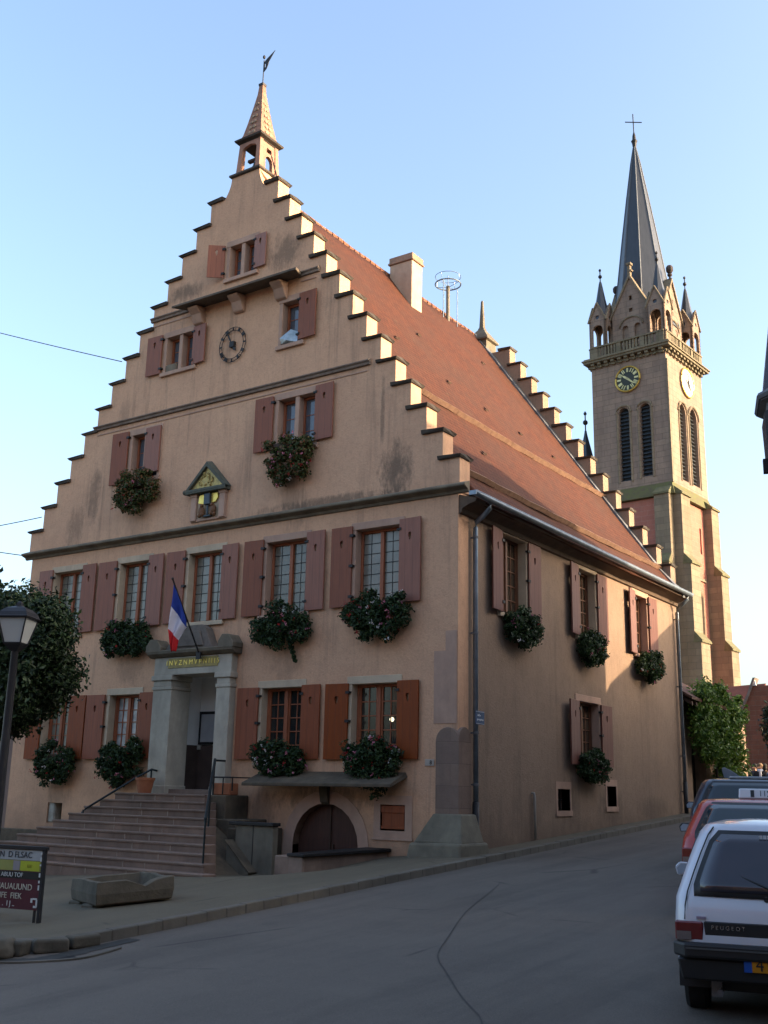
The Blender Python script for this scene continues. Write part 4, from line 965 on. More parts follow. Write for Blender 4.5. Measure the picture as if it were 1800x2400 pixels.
def cluster_sampler(cl, r, hollow=.55):
    m = min(r)
    def f(rg):
        c, q = rg.choice(cl)
        while 1:
            d = Vector((rg.gauss(0, 1), rg.gauss(0, 1), rg.gauss(0, 1)))
            if d.length > .01: break
        d.normalize(); k = (hollow + (1 - hollow) * rg.random()) * rg.uniform(.8, 1.12)
        return c + Vector((d.x * q * r[0], d.y * q * r[1], d.z * q * r[2])) * k, d
    return f
def flowerbox(label, face, a0, a1, ztop, zbot, depth, leaf, reds, seed, cat='flower box', box=True, w0=None):
    """face 'F' front wall or 'S' street wall; a0..a1 along the wall"""
    f = mF if face == 'F' else mS
    c = (a0 + a1) / 2; o = f(c, ztop - .25, .02)
    t = thing('flower_box', label, cat, o, 'flower boxes on the town hall windows')
    w = (a1 - a0); h = ztop - zbot
    zb = ztop - .42
    if box:
        mb = MB(); wbox(mb, f, c - w * .36, c + w * .36, zb, zb + .17, .08, .28); wbox(mb, f, c - w * .3, c - w * .3 + .03, zb - .12, zb + .02, .0, .2); wbox(mb, f, c + w * .3 - .03, c + w * .3, zb - .12, zb + .02, .0, .2); mb.build('planter', 'wood_dark', t)
    rg = random.Random(seed)
    cl = []
    nl = 64
    for i in range(nl):
        u = rg.uniform(-1, 1); v = rg.uniform(-1, 1)
        ph = .5 + .5 * math.sin(u * 4 + seed)
        top = .42 - .20 * abs(u) ** 3 + .09 * math.sin(u * 5 + seed * 1.7); bot = -.58 * (1 - .5 * abs(u) ** 2.2) - .16 * ph * math.sin(u * 7 + seed * 2.3)
        zz = top + (bot - top) * (v * .5 + .5)
        cl.append((f(c + u * w * .44, ztop - h * .42 + zz * h * .92 , .10 + depth * (.62 - .25 * abs(u)) * (1 - .55 * max(0., -zz)) * rg.uniform(.55, 1.)), rg.uniform(.55, 1.15)))
    r = (.20, .19, .16)
    smp = cluster_sampler(cl, r, .35)
    def s2(rg_):
        p, d = smp(rg_)
        if face == 'F' and p.y > -.03: p.y = -.03 - rg_.random() * .1
        if face == 'S' and p.x < .03: p.x = .03 + rg_.random() * .1
        return p, d
    mb = MB(); mb.raw(*leaves(int(6800 * max(.8, w / 1.4)), s2, .038, .35, seed)); mb.build('foliage', leaf, t, fix=False)
    if seed == 12:
        st_ = [(f(c + .25 + .03 * q, zbot + .14 - .09 * q, .2 - .01 * q), .42 - .03 * q) for q in range(6)]
        mb = MB(); mb.raw(*leaves(260, cluster_sampler(st_, r, .3), .04, .1, 99)); mb.build('trailing_strand', leaf, t, fix=False)
    rg2 = random.Random(seed + 50); mb = MB()
    for i in range(int(reds * 1.5)):
        p, d = s2(rg2); p += d * .03; q = rg2.choice((0, 0, 1, 1, 2)); o_ = f(0, 0, 1) - f(0, 0, 0)
        p += o_ * .04
        for j in range(rg2.randint(3, 8)):
            pp = p + Vector((rg2.gauss(0, .022), rg2.gauss(0, .022), rg2.gauss(0, .022)))
            mb.raw(*leaves(4, lambda r_: (pp, o_), .0175, .1, rg2.randint(0, 9999)), mi=q)
    mb.build('blossoms', ['petal_red', 'petal_pink', 'petal_white'], t, fix=False)
    return t
FB = [('F', -10.25, -8.50, 5.10, 4.22, .42, 'leaf_box', 26, 'flower box with a dark mound of geraniums below the second upper window from the left'),
      ('F', -5.26, -3.62, 5.10, 4.18, .42, 'leaf_box', 30, 'flower box trailing one long strand, below the upper window right of the flag'),
      ('F', -2.68, -1.04, 5.17, 4.16, .45, 'leaf_box', 42, 'wide flower box with pink and white blossoms, nearest the building corner upstairs'),
      ('F', -10.2, -8.70, 9.0, 7.85, .45, 'leaf_rust', 14, 'rounded rusty green flower box below the single light left of the gilded niche'),
      ('F', -5.12, -3.75, 9.2, 7.92, .45, 'leaf_rust', 26, 'flower box with red blooms below the paired gable window right of the gilded niche'),
      ('F', -12.35, -10.9, 2.12, 1.1, .42, 'leaf_box', 24, 'ground floor flower box closest to the lamp post and tree'),
      ('F', -10.0, -8.55, 2.24, 1.14, .45, 'leaf_box', 16, 'ground floor flower box just left of the handrail and doorway'),
      ('F', -5.08, -3.65, 2.14, 1.36, .42, 'leaf_box', 34, 'flower box resting on the left half of the stone canopy above the cellar arch'),
      ('F', -2.55, -1.15, 2.16, 1.20, .5, 'leaf_box', 40, 'flower box spilling over the right end of the stone canopy above the cellar arch'),
      ('S', 1.75, 3.25, 5.0, 4.30, .38, 'leaf_box', 22, 'flower box on the shaded street side nearest the drainpipe'),
      ('S', 5.55, 6.95, 4.98, 4.28, .38, 'leaf_box', 16, 'flower box under the middle upper window of the street side'),
      ('S', 9.3, 10.9, 4.95, 4.22, .40, 'leaf_box', 20, 'sunlit flower box with pale blooms under the farthest upper window of the street side'),
      ('S', 5.4, 6.85, 2.18, 1.46, .36, 'leaf_box', 14, 'shaded flower box under the only lower window of the street side')]
for i, (fc, a0, a1, zt_, zb_, dp_, lf, nr, lb) in enumerate(FB): flowerbox(lb, fc, a0, a1, zt_, zb_, dp_, lf, nr, 11 + i)

# ---------------------------------------------------------------- flag, signs, cables
fl = thing('flag', 'blue white and red tricolour hanging from a slanted pole over the doorway', 'flag', (-6.79, -.31, 4.15))
mb = MB(); mb.tube([(-6.79, -.25, 4.07), (-6.76, -1.33, 5.72)], .019, 8); mb.ball((-6.76, -1.34, 5.74), .03); mb.box(-6.86, -6.72, -.33, -.29, 4.02, 4.2); mb.build('flag_pole', 'iron', fl)
mat('flag_blue', (.02, .05, .30), (.016, .04, .25), 3, .7); mat('flag_white', (.62, .62, .70), (.55, .55, .64), 3, .7); mat('flag_red', (.52, .018, .022), (.42, .014, .02), 3, .7)
T0 = [Vector(p) for p in ((-6.765, -1.29, 5.66), (-6.88, -1.2, 5.13), (-6.98, -1.12, 4.62), (-6.95, -1.05, 4.12))]
T1 = [Vector(p) for p in ((-6.775, -.79, 4.90), (-6.80, -.75, 4.70), (-6.91, -.9, 4.40), (-6.90, -.95, 4.14))]
def flagpt(a, b):
    k = min(2, int(b * 3)); t = b * 3 - k
    p = T0[k].lerp(T0[k + 1], t).lerp(T1[k].lerp(T1[k + 1], t), a)
    w = math.sin(a * 9 + b * 3.5) * .06 * min(1, b * 2) + .03 * math.sin(a * 4 - b * 6)
    return p + Vector((w * .55, -w, 0))
mb = MB(); na, nb_ = 26, 30
vs = [flagpt(a / na, b / nb_) for b in range(nb_ + 1) for a in range(na + 1)]
for b in range(nb_):
    mb.raw([vs[b * (na + 1) + a] for a in range(na + 1)] + [vs[(b + 1) * (na + 1) + a] for a in range(na + 1)], [(a, a + 1, na + 2 + a, na + 1 + a) for a in range(na)], mi=b * 3 // nb_)
fc_ = mb.build('flag_cloth', ['flag_blue', 'flag_white', 'flag_red'], fl, smooth=True); mo = fc_.modifiers.new('thick', 'SOLIDIFY'); mo.thickness = .004
sg = thing('street_sign', 'small blue enamel street name plate on the corner beside the drainpipe', 'street sign', (.0, .18, 2.63))
mb = MB(); mb.box(.0, .385, 0, 0, 0, 0) if 0 else mb.box(.365, .375, .05, .40, 2.44, 2.70); mb.build('plate', mat('enamel_blue', (.03, .075, .16), (.025, .06, .13), 4, .3), sg, bevel=.004)
mb = MB()
for q, (y, z, w, h) in enumerate(((.12, 2.615, .05, .03), (.18, 2.62, .02, .04), (.215, 2.61, .03, .02), (.10, 2.53, .03, .035), (.15, 2.535, .04, .025), (.205, 2.53, .035, .035), (.26, 2.535, .03, .03), (.31, 2.53, .04, .03))): mb.box(.3755, .379, y, y + w, z - h / 2, z + h / 2)
for a, b, c, d in ((.06, .39, 2.452, 2.458), (.06, .39, 2.682, 2.688)): mb.box(.3755, .378, a, b, c, d)
mb.build('lettering', mat('enamel_white', (.6, .62, .64)), sg)
hp = thing('number_plate', 'tiny pale house number plate between the brown shutter and the corner stones', 'house number', (-.64, 0, 1.7))
mb = MB(); mb.box(-.74, -.53, -.02, .0, 1.64, 1.77); mb.build('plate', mat('plate_pale', (.42, .36, .30)), hp, bevel=.004); text('8', .11, 'iron', hp, frame_mat((-.60, -.023, 1.705), (1, 0, 0), (0, 0, 1)), 'numeral')
for p0, p1, sag, lb in (((-10.66, -.02, 12.38), (-20.87, -1., 16.25), .05, 'topmost thin overhead cable running left from the stepped gable'), ((-13.4, -.02, 8.33), (-18.93, -1., 8.05), .06, 'middle overhead cable running left from the lower steps of the gable'), ((-13.8, -.1, 7.25), (-19.0, -1., 8.32), .04, 'lowest overhead cable fixed at the left end of the cornice')):
    pts_ = []
    for i in range(15):
        t = i / 14; p = Vector(p0).lerp(Vector(p1), t); p.z -= sag * 4 * t * (1 - t); pts_.append(p)
    mb = MB(); mb.tube(pts_, .013, 5); tag(mb.build('overhead_cable', 'iron', None, origin=p0), lb, 'cable', 'overhead cables')

# ---------------------------------------------------------------- street lamp, board, trough, stones
LX, LY = -2.40, -8.62
gz = g(LX, LY)
lp = thing('street_lamp', 'tall black lamp post with a four sided frosted glass lantern at the pavement edge', 'street lamp', (LX, LY, gz))
mb = MB(); mb.lathe([(.16, -.1), (.16, .25), (.12, .32), (.10, .7), (.075, .78), (.07, .9), (.06, 2.6), (.052, 3.62), (.075, 3.68), (.075, 3.74), (.03, 3.8)], (LX, LY, gz), 16); mb.build('post', mat('lamp_black', (.022, .023, .026), (.03, .03, .033), 5, .45, .1, metal=.3), lp, smooth=True).modifiers.new('e', 'EDGE_SPLIT')
zb = 3.12; zt2 = 3.47
ro = R(28)
def lring(prof, name, m, par, bev=0):
    mb = MB(); mb.lathe([(r * 1.4142, z) for r, z in prof], (LX, LY, 0), 4, rot=PI / 4 + ro); return mb.build(name, m, par, bevel=bev)
lan = lring([(.05, zb - .12), (.13, zb - .02), (.135, zb)], 'lantern', 'lamp_black', lp)
lring([(.122, zb + .004), (.205, zt2 - .004)], 'lantern_glass', mat('frosted', (.42, .43, .41), (.36, .37, .35), 2, .35), lan)
for q in range(4):
    a = PI / 4 + ro + q * PI / 2; c, s = math.cos(a), math.sin(a)
    mb = MB(); mb.tube([(LX + c * .124 * 1.43, LY + s * .124 * 1.43, zb), (LX + c * .207 * 1.43, LY + s * .207 * 1.43, zt2)], .012, 6)
    mb.build('lantern_bar', 'lamp_black', lan)
lring([(.235, zt2), (.245, zt2 + .02), (.225, zt2 + .035), (.205, zt2 + .09), (.14, zt2 + .155), (.07, zt2 + .18), (.04, zt2 + .20), (.035, zt2 + .24), (.01, zt2 + .27)], 'lantern_roof', 'lamp_black', lan)
# sign board on legs
gz = g(-.7, -9.1)
bd = thing('notice_sign', 'free standing pavement board with grey, yellow and maroon bands of lettering', 'sign board', (-1.3, -9.15, gz))
ax = Vector((.985, .17, 0)); BO = Vector((-1.92, -9.33, 0)); BW = 1.27
fB = lambda a, b, d: BO + ax * a + Vector((ax.y, -ax.x, 0)) * d + Vector((0, 0, b))
wB = lambda mb, a0, a1, b0, b1, d0, d1: mb.box(a0, a1, b0, b1, d0, d1, T=lambda a, b, d: fB(a, b, d))
mb = MB(); wB(mb, BW - .045, BW, gz - .05, .36, -.02, .03); wB(mb, 0, .045, gz - .05, .36, -.02, .03); wB(mb, -.02, BW + .02, .33, .375, -.025, .035); wB(mb, BW - .15, BW - .12, gz - .05, -.36, -.05, -.02)
mb.build('sign_frame', 'lamp_black', bd, bevel=.004)
mb = MB(); wB(mb, .045, BW - .045, -.39, .33, -.01, .012); mb.build('panel', mat('board_maroon', (.085, .022, .032), (.07, .018, .028), 3, .4), bd)
bands = [(.20, .325, 'board_band_grey', (.36, .38, .38), 0), (.07, .195, 'board_band_yellow', (.30, .31, .09), 0), (-.025, .06, 'board_band_black', (.02, .022, .022), 0)]
for b0, b1, nm, c, _ in bands:
    mb = MB(); wB(mb, .05, BW - .06, b0, b1, .012, .016); mb.build('band', mat(nm, c, tuple(q * .85 for q in c), 4, .45), bd)
mb = MB(); wB(mb, .88, 1.19, .075, .19, .016, .019); mb.build('band', mat('band_lime', (.42, .46, .03), (.36, .40, .03), 4, .45), bd)
mb = MB(); wB(mb, .76, .87, .075, .19, .016, .019); mb.build('band', mat('band_mauve', (.28, .26, .27), (.25, .23, .24), 4, .45), bd)
mat('ink', (.05, .055, .06)); mat('cream_ink', (.55, .52, .42)); mat('white_ink', (.6, .62, .6)); mat('green_ink', (.05, .22, .17)); mat('faint_ink', (.26, .28, .03))
def btext(s, a, b, size, m, d=.021): text(s, size, m, bd, frame_mat(fB(a, b, d), ax, (0, 0, 1)), 'lettering', .002)
btext('J VIN  D FLSAC', .72, .262, .105, 'ink'); btext('EEE', 1.03, .13, .05, 'faint_ink'); btext('PI LM ABUU TOF', .66, .018, .075, 'white_ink', .02); btext('B UAUAUUND', .76, -.125, .105, 'cream_ink', .016); btext('AI EIFE  FIEK', .68, -.235, .10, 'cream_ink', .016); btext('.  I J ..', .74, -.33, .09, 'white_ink', .016)
mb = MB()
for q, (z, h) in enumerate(((.29, .03), (.22, .05), (.15, .02), (.03, .05), (-.05, .03), (-.12, .06))): wB(mb, 1.195, 1.222, z - h / 2, z + h / 2, .012, .02)
wB(mb, 1.10, 1.13, -.30, -.25, .014, .02); wB(mb, 1.13, 1.2, -.265, -.245, .014, .02); wB(mb, 1.185, 1.21, -.35, -.26, .014, .02); wB(mb, 1.15, 1.2, -.36, -.335, .014, .02)
mb.build('lettering', ['white_ink'], bd)
# stone trough
tr = thing('stone_trough', 'long weathered stone trough with one broken rim, standing on the pavement', 'trough', (-1.3, -7.1, g(-1.3, -7.1)))
Q = [Vector((-2.31, -7.28, -.545)), Vector((-1.06, -7.90, -.51)), Vector((-.58, -6.90, -.44)), Vector((-1.70, -6.42, -.46))]
cen = sum(Q, Vector()) / 4
def inset(p, t): return Vector((cen.x + (p.x - cen.x) * t, cen.y + (p.y - cen.y) * t, p.z))
H_ = .36
N_ = 8
def loop(t, h, wob=0):
    L = []
    for i in range(4):
        for j in range(N_):
            u = j / N_; p = inset(Q[i], t).lerp(inset(Q[(i + 1) % 4], t), u); L.append(Vector((p.x, p.y, p.z + h + wob * (.5 * noise.noise(Vector((i * 3 + u * 4, h, 2))) - (.10 * math.exp(-((u - .62) / .13) ** 2) / max(wob, .01) if i == 1 else 0)))))
    return L
mb = MB(); L = [loop(.90, .045), loop(.97, .07), loop(1.0, .2), loop(.985, H_, .04), loop(.82, H_, .04), loop(.76, .16), loop(.3, .14)]
n = 4 * N_; vs = [p for l in L for p in l]; fs = [(a * n + i, a * n + (i + 1) % n, (a + 1) * n + (i + 1) % n, (a + 1) * n + i) for a in range(len(L) - 1) for i in range(n)]
fs += [tuple(range(n - 1, -1, -1)), tuple(range((len(L) - 1) * n, len(L) * n))]
mb.raw(vs, fs); mb.build('basin', mat('trough_stone', (.135, .115, .085), (.085, .075, .055), 4, .92, .7, 22, grime=.6), tr, bevel=.008)
for p in (Q[0].lerp(Q[1], .12), Q[0].lerp(Q[1], .72), Q[2].lerp(Q[3], .15), Q[2].lerp(Q[3], .8)):
    q = inset(p, .85); zz = g(q.x, q.y); mb = MB(); mb.box(q.x - .13, q.x + .13, q.y - .1, q.y + .1, zz - .05, q.z + .06); mb.build('foot', 'trough_stone', tr, bevel=.02)
# worn stones at the kerb corner
for (x, y, rx, ry, rz, lb) in ((.12, -10.66, .50, .34, .13, 'flat weathered kerb block above the dark gully'), (-.62, -10.42, .52, .40, .09, 'rounded guard stone at the foot of the notice board')):
    z = g(x, y); mb = MB(); vs = []; fs = []; n, m_ = 40, 16
    for i in range(m_ + 1):
        a = PI * i / m_
        for j in range(n):
            t = 2 * PI * j / n; k = 1 + .20 * noise.noise(Vector((math.cos(t) * 1.5 + x, math.sin(t) * 1.5, i * .17))) + .07 * noise.noise(Vector((math.cos(t) * 5 + x, math.sin(t) * 5, i * .6)))
            sa = math.copysign(abs(math.sin(a)) ** .5, math.sin(a)); ca = math.copysign(abs(math.cos(a)) ** .6, math.cos(a))
            ct = math.copysign(abs(math.cos(t)) ** .7, math.cos(t)); stt = math.copysign(abs(math.sin(t)) ** .7, math.sin(t))
            vs.append((x + rx * sa * ct * k, y + ry * sa * stt * k, z - .01 + rz * ca * k))
    for i in range(m_):
        for j in range(n): fs.append((i * n + j, i * n + (j + 1) % n, (i + 1) * n + (j + 1) % n, (i + 1) * n + j))
    mb.raw(vs, fs); tag(mb.build('guard_stone', 'trough_stone', None, smooth=True, origin=(x, y, z)), lb, 'stone')

# ---------------------------------------------------------------- trees
def tree(name, label, base, ctr, r, n, size, leaf, seed, ncl=26, group=None, trunk=.13, cat='tree', spread=.78, sparse=False):
    t = thing(name, label, cat, base, group); rg = random.Random(seed)
    cl = lumps(rg, ctr, r, ncl, spread)
    mb = MB(); b = Vector(base); c = Vector(ctr); k = b.lerp(c, .55) + Vector((.06, -.04, 0))
    mb.tube([b - Vector((0, 0, .1)), b.lerp(k, .3) + Vector((.03, 0, 0)), k, c + Vector((0, 0, r[2] * .5))], [trunk * 1.3, trunk, trunk * .8, trunk * .2], 10)
    for (p, q) in cl[:16]:
        s = k.lerp(c, rg.uniform(0., .8)); m_ = s.lerp(p, .5) + Vector((rg.gauss(0, .1), rg.gauss(0, .1), rg.uniform(0, .15))) * r[0] * .5
        mb.tube([s, m_, p], [trunk * .38, trunk * .22, trunk * .06], 6)
    mb.build('trunk', 'bark', t, smooth=True)
    mb = MB(); mb.raw(*leaves(n, cluster_sampler(cl, r, .3 if not sparse else .0), size, .25, seed)); mb.build('crown', leaf, t, fix=False)
    return t
tree('leafy_tree', 'dark leafy tree crowding the left edge behind the lamp post', (-8.55, -4.6, g(-8.55, -4.6)), (-8.3, -4.5, 3.66), (2.0, 1.5, 1.75), 62000, .056, 'leaf_tree', 3, 120)
tree('slim_tree', 'narrow dark tree top rising behind the leafy tree at the far left', (-9.6, -4.9, g(-9.6, -4.9)), (-9.35, -4.8, 4.55), (1.0, .8, 1.5), 3500, .07, 'leaf_dusk', 5, 14)
# ---------------------------------------------------------------- annex with climbing plant beyond the hall
an = thing('courtyard_gateway', 'low plastered gateway with a dark opening and lean-to roof just past the hall', 'gateway', (-.4, 17, .7))
fA = lambda a, b, d: Vector((-.25 - d, a, b))
mb = MB(); mb.wall([(13.10, -.2), (20.4, -.2), (20.4, 3.9), (13.10, 4.2)], [arch(14.55, 15.9, .0, 2.3, 8)], 0, .4, fA); mb.build('gateway_wall', 'plaster_side', an)
mb = MB(); mb.prism([(14.5, -.1), (16, -.1), (16, 3.1), (14.5, 3.1)], .36, .42, fA); mb.build('opening_dark', mat('opening_black', (.018, .016, .014), (.012, .011, .01), 4, .8), an)  # black sheet behind the arch; the unlit opening is put into its colour
mb = MB(); mb.raw([(.32, 13.15, 4.05), (.32, 16.6, 3.95), (-1.6, 16.6, 5.1), (-1.6, 13.15, 5.2), (.32, 13.15, 3.96), (.32, 16.6, 3.86), (-1.6, 16.6, 4.98), (-1.6, 13.15, 5.08)], [(0, 1, 2, 3), (4, 7, 6, 5), (0, 4, 5, 1), (1, 5, 6, 2), (2, 6, 7, 3), (3, 7, 4, 0)])
mb.build('roof', 'tiles_brown', an, bevel=.01)
mb = MB()
for q in range(9): y = 13.25 + q * .41; mb.raw([(.28, y, 3.9), (.28, y + .08, 3.9), (-.3, y + .08, 4.25), (-.3, y, 4.25), (.28, y, 3.8), (.28, y + .08, 3.8), (-.3, y + .08, 4.12), (-.3, y, 4.12)], [(0, 1, 2, 3), (4, 7, 6, 5), (0, 4, 5, 1), (2, 6, 7, 3), (0, 3, 7, 4), (1, 5, 6, 2)])
mb.build('rafter', 'wood_dark', an)
mb = MB(); mb.prism([(13.12, -.2), (13.7, -.2), (13.35, 1.6), (13.12, 3.)], -.3, 0.02, fA); mb.build('wall_foot', 'plaster_side', an, bevel=.02)
iv = thing('climbing_plant', 'bright green climbing plant hanging over the gateway wall below the church tower', 'climbing plant', (.1, 17.4, .7))
rg = random.Random(21); cl = []
for i in range(150):
    u = rg.random(); y = 14.0 + u * 4.5
    top = 4.55 - .35 * abs(u - .35) - .3 * (u > .9); lo = 2.45 - 1.75 * sst(.15, .6, u)
    z = lo + (top - lo) * rg.random() ** .85
    cl.append((Vector((.05 + rg.random() * .35 * (1 - .3 * abs(z - 3.2) / 2), y, z)), rg.uniform(.6, 1.2)))
mb = MB(); mb.raw(*leaves(17000, cluster_sampler(cl, (.34, .46, .40), .2), .066, .45, 4)); mb.build('foliage', 'leaf_ivy', iv, fix=False)
mb = MB()
for q in range(4): y = 15.9 + q * .5; mb.tube([(.02, y, .5), (.08, y + .1, 1.6), (.05, y - .15, 2.8), (.1, y + .1, 4.0)], [.05, .04, .03, .015], 6)
mb.build('stem', 'bark', iv)
# brick barn with its gable to the street, and dark trees beside it
bn = thing('brick_barn', 'brick gabled barn with bell-cast verge closing the end of the street', 'barn', (-1.2, 28, .7))
fN = lambda a, b, d: Vector((a, 27.6 + d, b))
mb = MB(); mb.wall([(-2.78, .3), (2.6, .3), (2.6, 5.72), (-1.9, 5.72), (-2.05, 5.3), (-2.45, 4.55), (-2.72, 4.0), (-2.80, 3.6)], [rect(-.9, -.3, 2.6, 3.5)], 0, .4, fN); mb.build('gable_wall', 'brick_far', bn)
mb = MB()
Vv = [(-2.83, 3.55), (-2.75, 4.0), (-2.48, 4.56), (-2.08, 5.32), (-1.78, 6.05)]
for (a, b), (c, d) in zip(Vv, Vv[1:]): mb.raw([(a - .04, 27.5, b), (a + .06, 27.5, b), (c + .06, 27.5, d), (c - .04, 27.5, d), (a - .04, 28.1, b), (a + .06, 28.1, b), (c + .06, 28.1, d), (c - .04, 28.1, d)], [(0, 1, 2, 3), (4, 7, 6, 5), (0, 3, 7, 4), (1, 5, 6, 2), (0, 4, 5, 1), (3, 2, 6, 7)])
mb.build('verge', mat('verge_grey', (.20, .16, .14), (.14, .115, .10), 4, .9), bn)
mb = MB(); mb.raw([(-7.5, 27.9, 3.5), (-2.8, 27.9, 3.55), (-1.85, 29.6, 6.0), (-7.5, 29.6, 5.7), (-7.5, 28.0, 3.4), (-2.8, 28.0, 3.4), (-1.85, 29.7, 5.9), (-7.5, 29.7, 5.6)], [(0, 1, 2, 3), (4, 7, 6, 5), (0, 4, 5, 1), (1, 5, 6, 2), (2, 6, 7, 3), (3, 7, 4, 0)]); mb.build('roof', mat('roof_far', (.22, .075, .05), (.16, .06, .042), 6, .85, .3, 10, grime=.5), bn)
mb = MB(); mb.box(-7.4, -2.8, 28.05, 28.4, .3, 3.5); mb.build('side_wall', 'brick_far', bn)
mb = MB(); mb.raw([(-1.86, 27.55, 5.72), (-1.86, 27.62, 5.72), (-1.7, 27.62, 5.72), (-1.7, 27.55, 5.72), (-1.82, 27.55, 6.02), (-1.82, 27.62, 6.02), (-1.78, 27.62, 6.02), (-1.78, 27.55, 6.02)], [(0, 1, 2, 3), (4, 7, 6, 5), (0, 4, 5, 1), (1, 5, 6, 2), (2, 6, 7, 3), (3, 7, 4, 0)]); mb.build('verge_end', mat('verge_white', (.6, .6, .58)), bn)
tree('dusky_tree', 'dark leafy tree standing before the brick barn at the right edge', (-.1, 25.6, .8), (-.05, 25.4, 3.5), (1.25, .8, 1.75), 3600, .085, 'leaf_dusk', 31, 18, cat='tree')
tree('thin_tree', 'sparse twiggy tree top against the white sky at the right edge', (.35, 26.6, .8), (.05, 26.4, 6.5), (.75, .6, .8), 360, .06, 'leaf_dusk', 33, 9, trunk=.06, sparse=True)

# ---------------------------------------------------------------- church tower
chu = thing('church_tower', 'tall sandstone church tower with slate spire, corner pinnacles and two clock faces', 'church tower', (-9.19, 40.24, .6), local=True)
chu.location = (-9.19, 40.24, 0); chu.rotation_euler.z = R(-5)
TW, TD = 4.95, 5.25
cF = lambda a, b, d: Vector((a, d, b)); cR = lambda a, b, d: Vector((-d, a, b))
cB = lambda a, b, d: Vector((a, TD - d, b)); cL = lambda a, b, d: Vector((-TW + d, a, b))
# upper shaft with paired lancets
FLW = [arch(-3.22, -2.54, 19.42, 23.75, 10), arch(-1.83, -1.15, 19.50, 23.75, 10)]
RLW = [arch(1.58, 2.50, 19.42, 23.75, 10, .25), arch(3.10, 4.15, 19.46, 23.80, 10, .25)]
for nm, o_, hs, f in (('front', rect(-TW, 0, 18.9, 27.35), FLW, cF), ('street', rect(.35, TD - .35, 18.9, 27.35), RLW, cR), ('rear', rect(-TW, 0, 18.9, 27.35), [], cB), ('side', rect(.35, TD - .35, 18.9, 27.35), [], cL)):
    mb = MB(); mb.wall(o_, hs, 0, .35, f); mb.build('shaft_wall', 'sandstone', chu)
for hs, f in ((FLW, cF), (RLW, cR)):
    for h in hs:
        mb = MB(); xs_ = [p[0] for p in h]; zs_ = [p[1] for p in h]; a0, a1, b0, b1 = min(xs_), max(xs_), min(zs_), max(zs_)
        mb.prism(rect(a0 - .02, a1 + .02, b0, b1), .33, .38, f)
        z = b0 + .05
        while z < b1 - .05:
            mb.raw([f(a0, z, .18), f(a1, z, .18), f(a1, z + .16, .33), f(a0, z + .16, .33), f(a0, z - .03, .18), f(a1, z - .03, .18), f(a1, z + .13, .33), f(a0, z + .13, .33)], [(0, 1, 2, 3), (4, 7, 6, 5), (0, 4, 5, 1), (2, 6, 7, 3)]); z += .24
        mb.build('louvre', 'louvre', chu)
        # hood mould round the arch
        mb = MB(); c = (a0 + a1) / 2; pts_ = [p for p in h[2:]]
        mb.tube([f(c + (p[0] - c) * 1.42, p[1] + (.12 if p[1] > 23.9 else 0), -.03) for p in pts_], .075, 6)
        for s in (-1, 1): mb.tube([f(c + s * (a1 - a0) * .64, b0 - .1, .0), f(c + s * (a1 - a0) * .64, 23.75, .0)], .07, 8)
        mb.build('hood_mould', 'sandstone_buttress', chu)
# clocks
def dial(f, a, b, r, face, mark, label):
    mb = MB(); n = 36
    ring_ = [(a + r * math.cos(2 * PI * i / n), b + r * math.sin(2 * PI * i / n)) for i in range(n)]
    mb.prism(ring_, -.09, .02, f); ck_ = mb.build('clock_face', face, chu)
    mb = MB(); mb.tube([f(p[0], p[1], -.09) for p in ring_ + ring_[:1]], .06, 8, cap=False); mb.build('clock_rim', 'gold', ck_)
    mb = MB()
    for i in range(12):
        t = 2 * PI * i / 12; c, s = math.cos(t), math.sin(t); w = .055 + .025 * (i % 3)
        T = lambda u, v, d: f(a + c * u - s * v, b + s * u + c * v, d)
        mb.box(r * .55, r * .88, -w, -w + .055, -.115, -.085, T=T); mb.box(r * .55, r * .88, w - .055, w, -.115, -.085, T=T)
        if i % 2: mb.box(r * .55, r * .88, -.022, .022, -.115, -.085, T=T)
    mb.build('numeral', mark, ck_)
    for t, L, w in ((R(-42), r * .75, .05), (R(143), r * .55, .065)):
        mb = MB(); c, s = math.cos(t), math.sin(t)
        mb.prism([(-.12, -w), (L * .6, -w), (L, 0), (L * .6, w), (-.12, w)], -.15, -.125, lambda u, v, d: f(a + c * u - s * v, b + s * u + c * v, d)); mb.build('clock_hand', mark, ck_)
dial(cF, -2.48, 25.86, .80, mat('dial_black', (.025, .03, .022), (.035, .04, .03), 3, .5), mat('dial_gold', (.62, .56, .28), (.5, .44, .2), 5, .4, metal=.3), '')
dial(cR, 2.86, 25.92, .92, mat('dial_glare', (.78, .76, .70), (.7, .68, .62), 3, .4), mat('dial_grey', (.55, .52, .46), (.48, .46, .4), 5, .5), '')  # same dark clock in sun glare; the glare is painted as a pale face
mb = MB(); c_ = R(-68); L = .62
for t, L, w in ((R(100), .58, .035), (R(-62), .45, .05)):
    c, s = math.cos(t), math.sin(t); mb.prism([(-.12, -w), (L * .6, -w), (L, 0), (L * .6, w), (-.12, w)], -.19, -.16, lambda u, v, d: cR(2.86 + c * u - s * v, 25.92 + s * u + c * v, d))
mb.build('clock_hand', 'iron', chu)
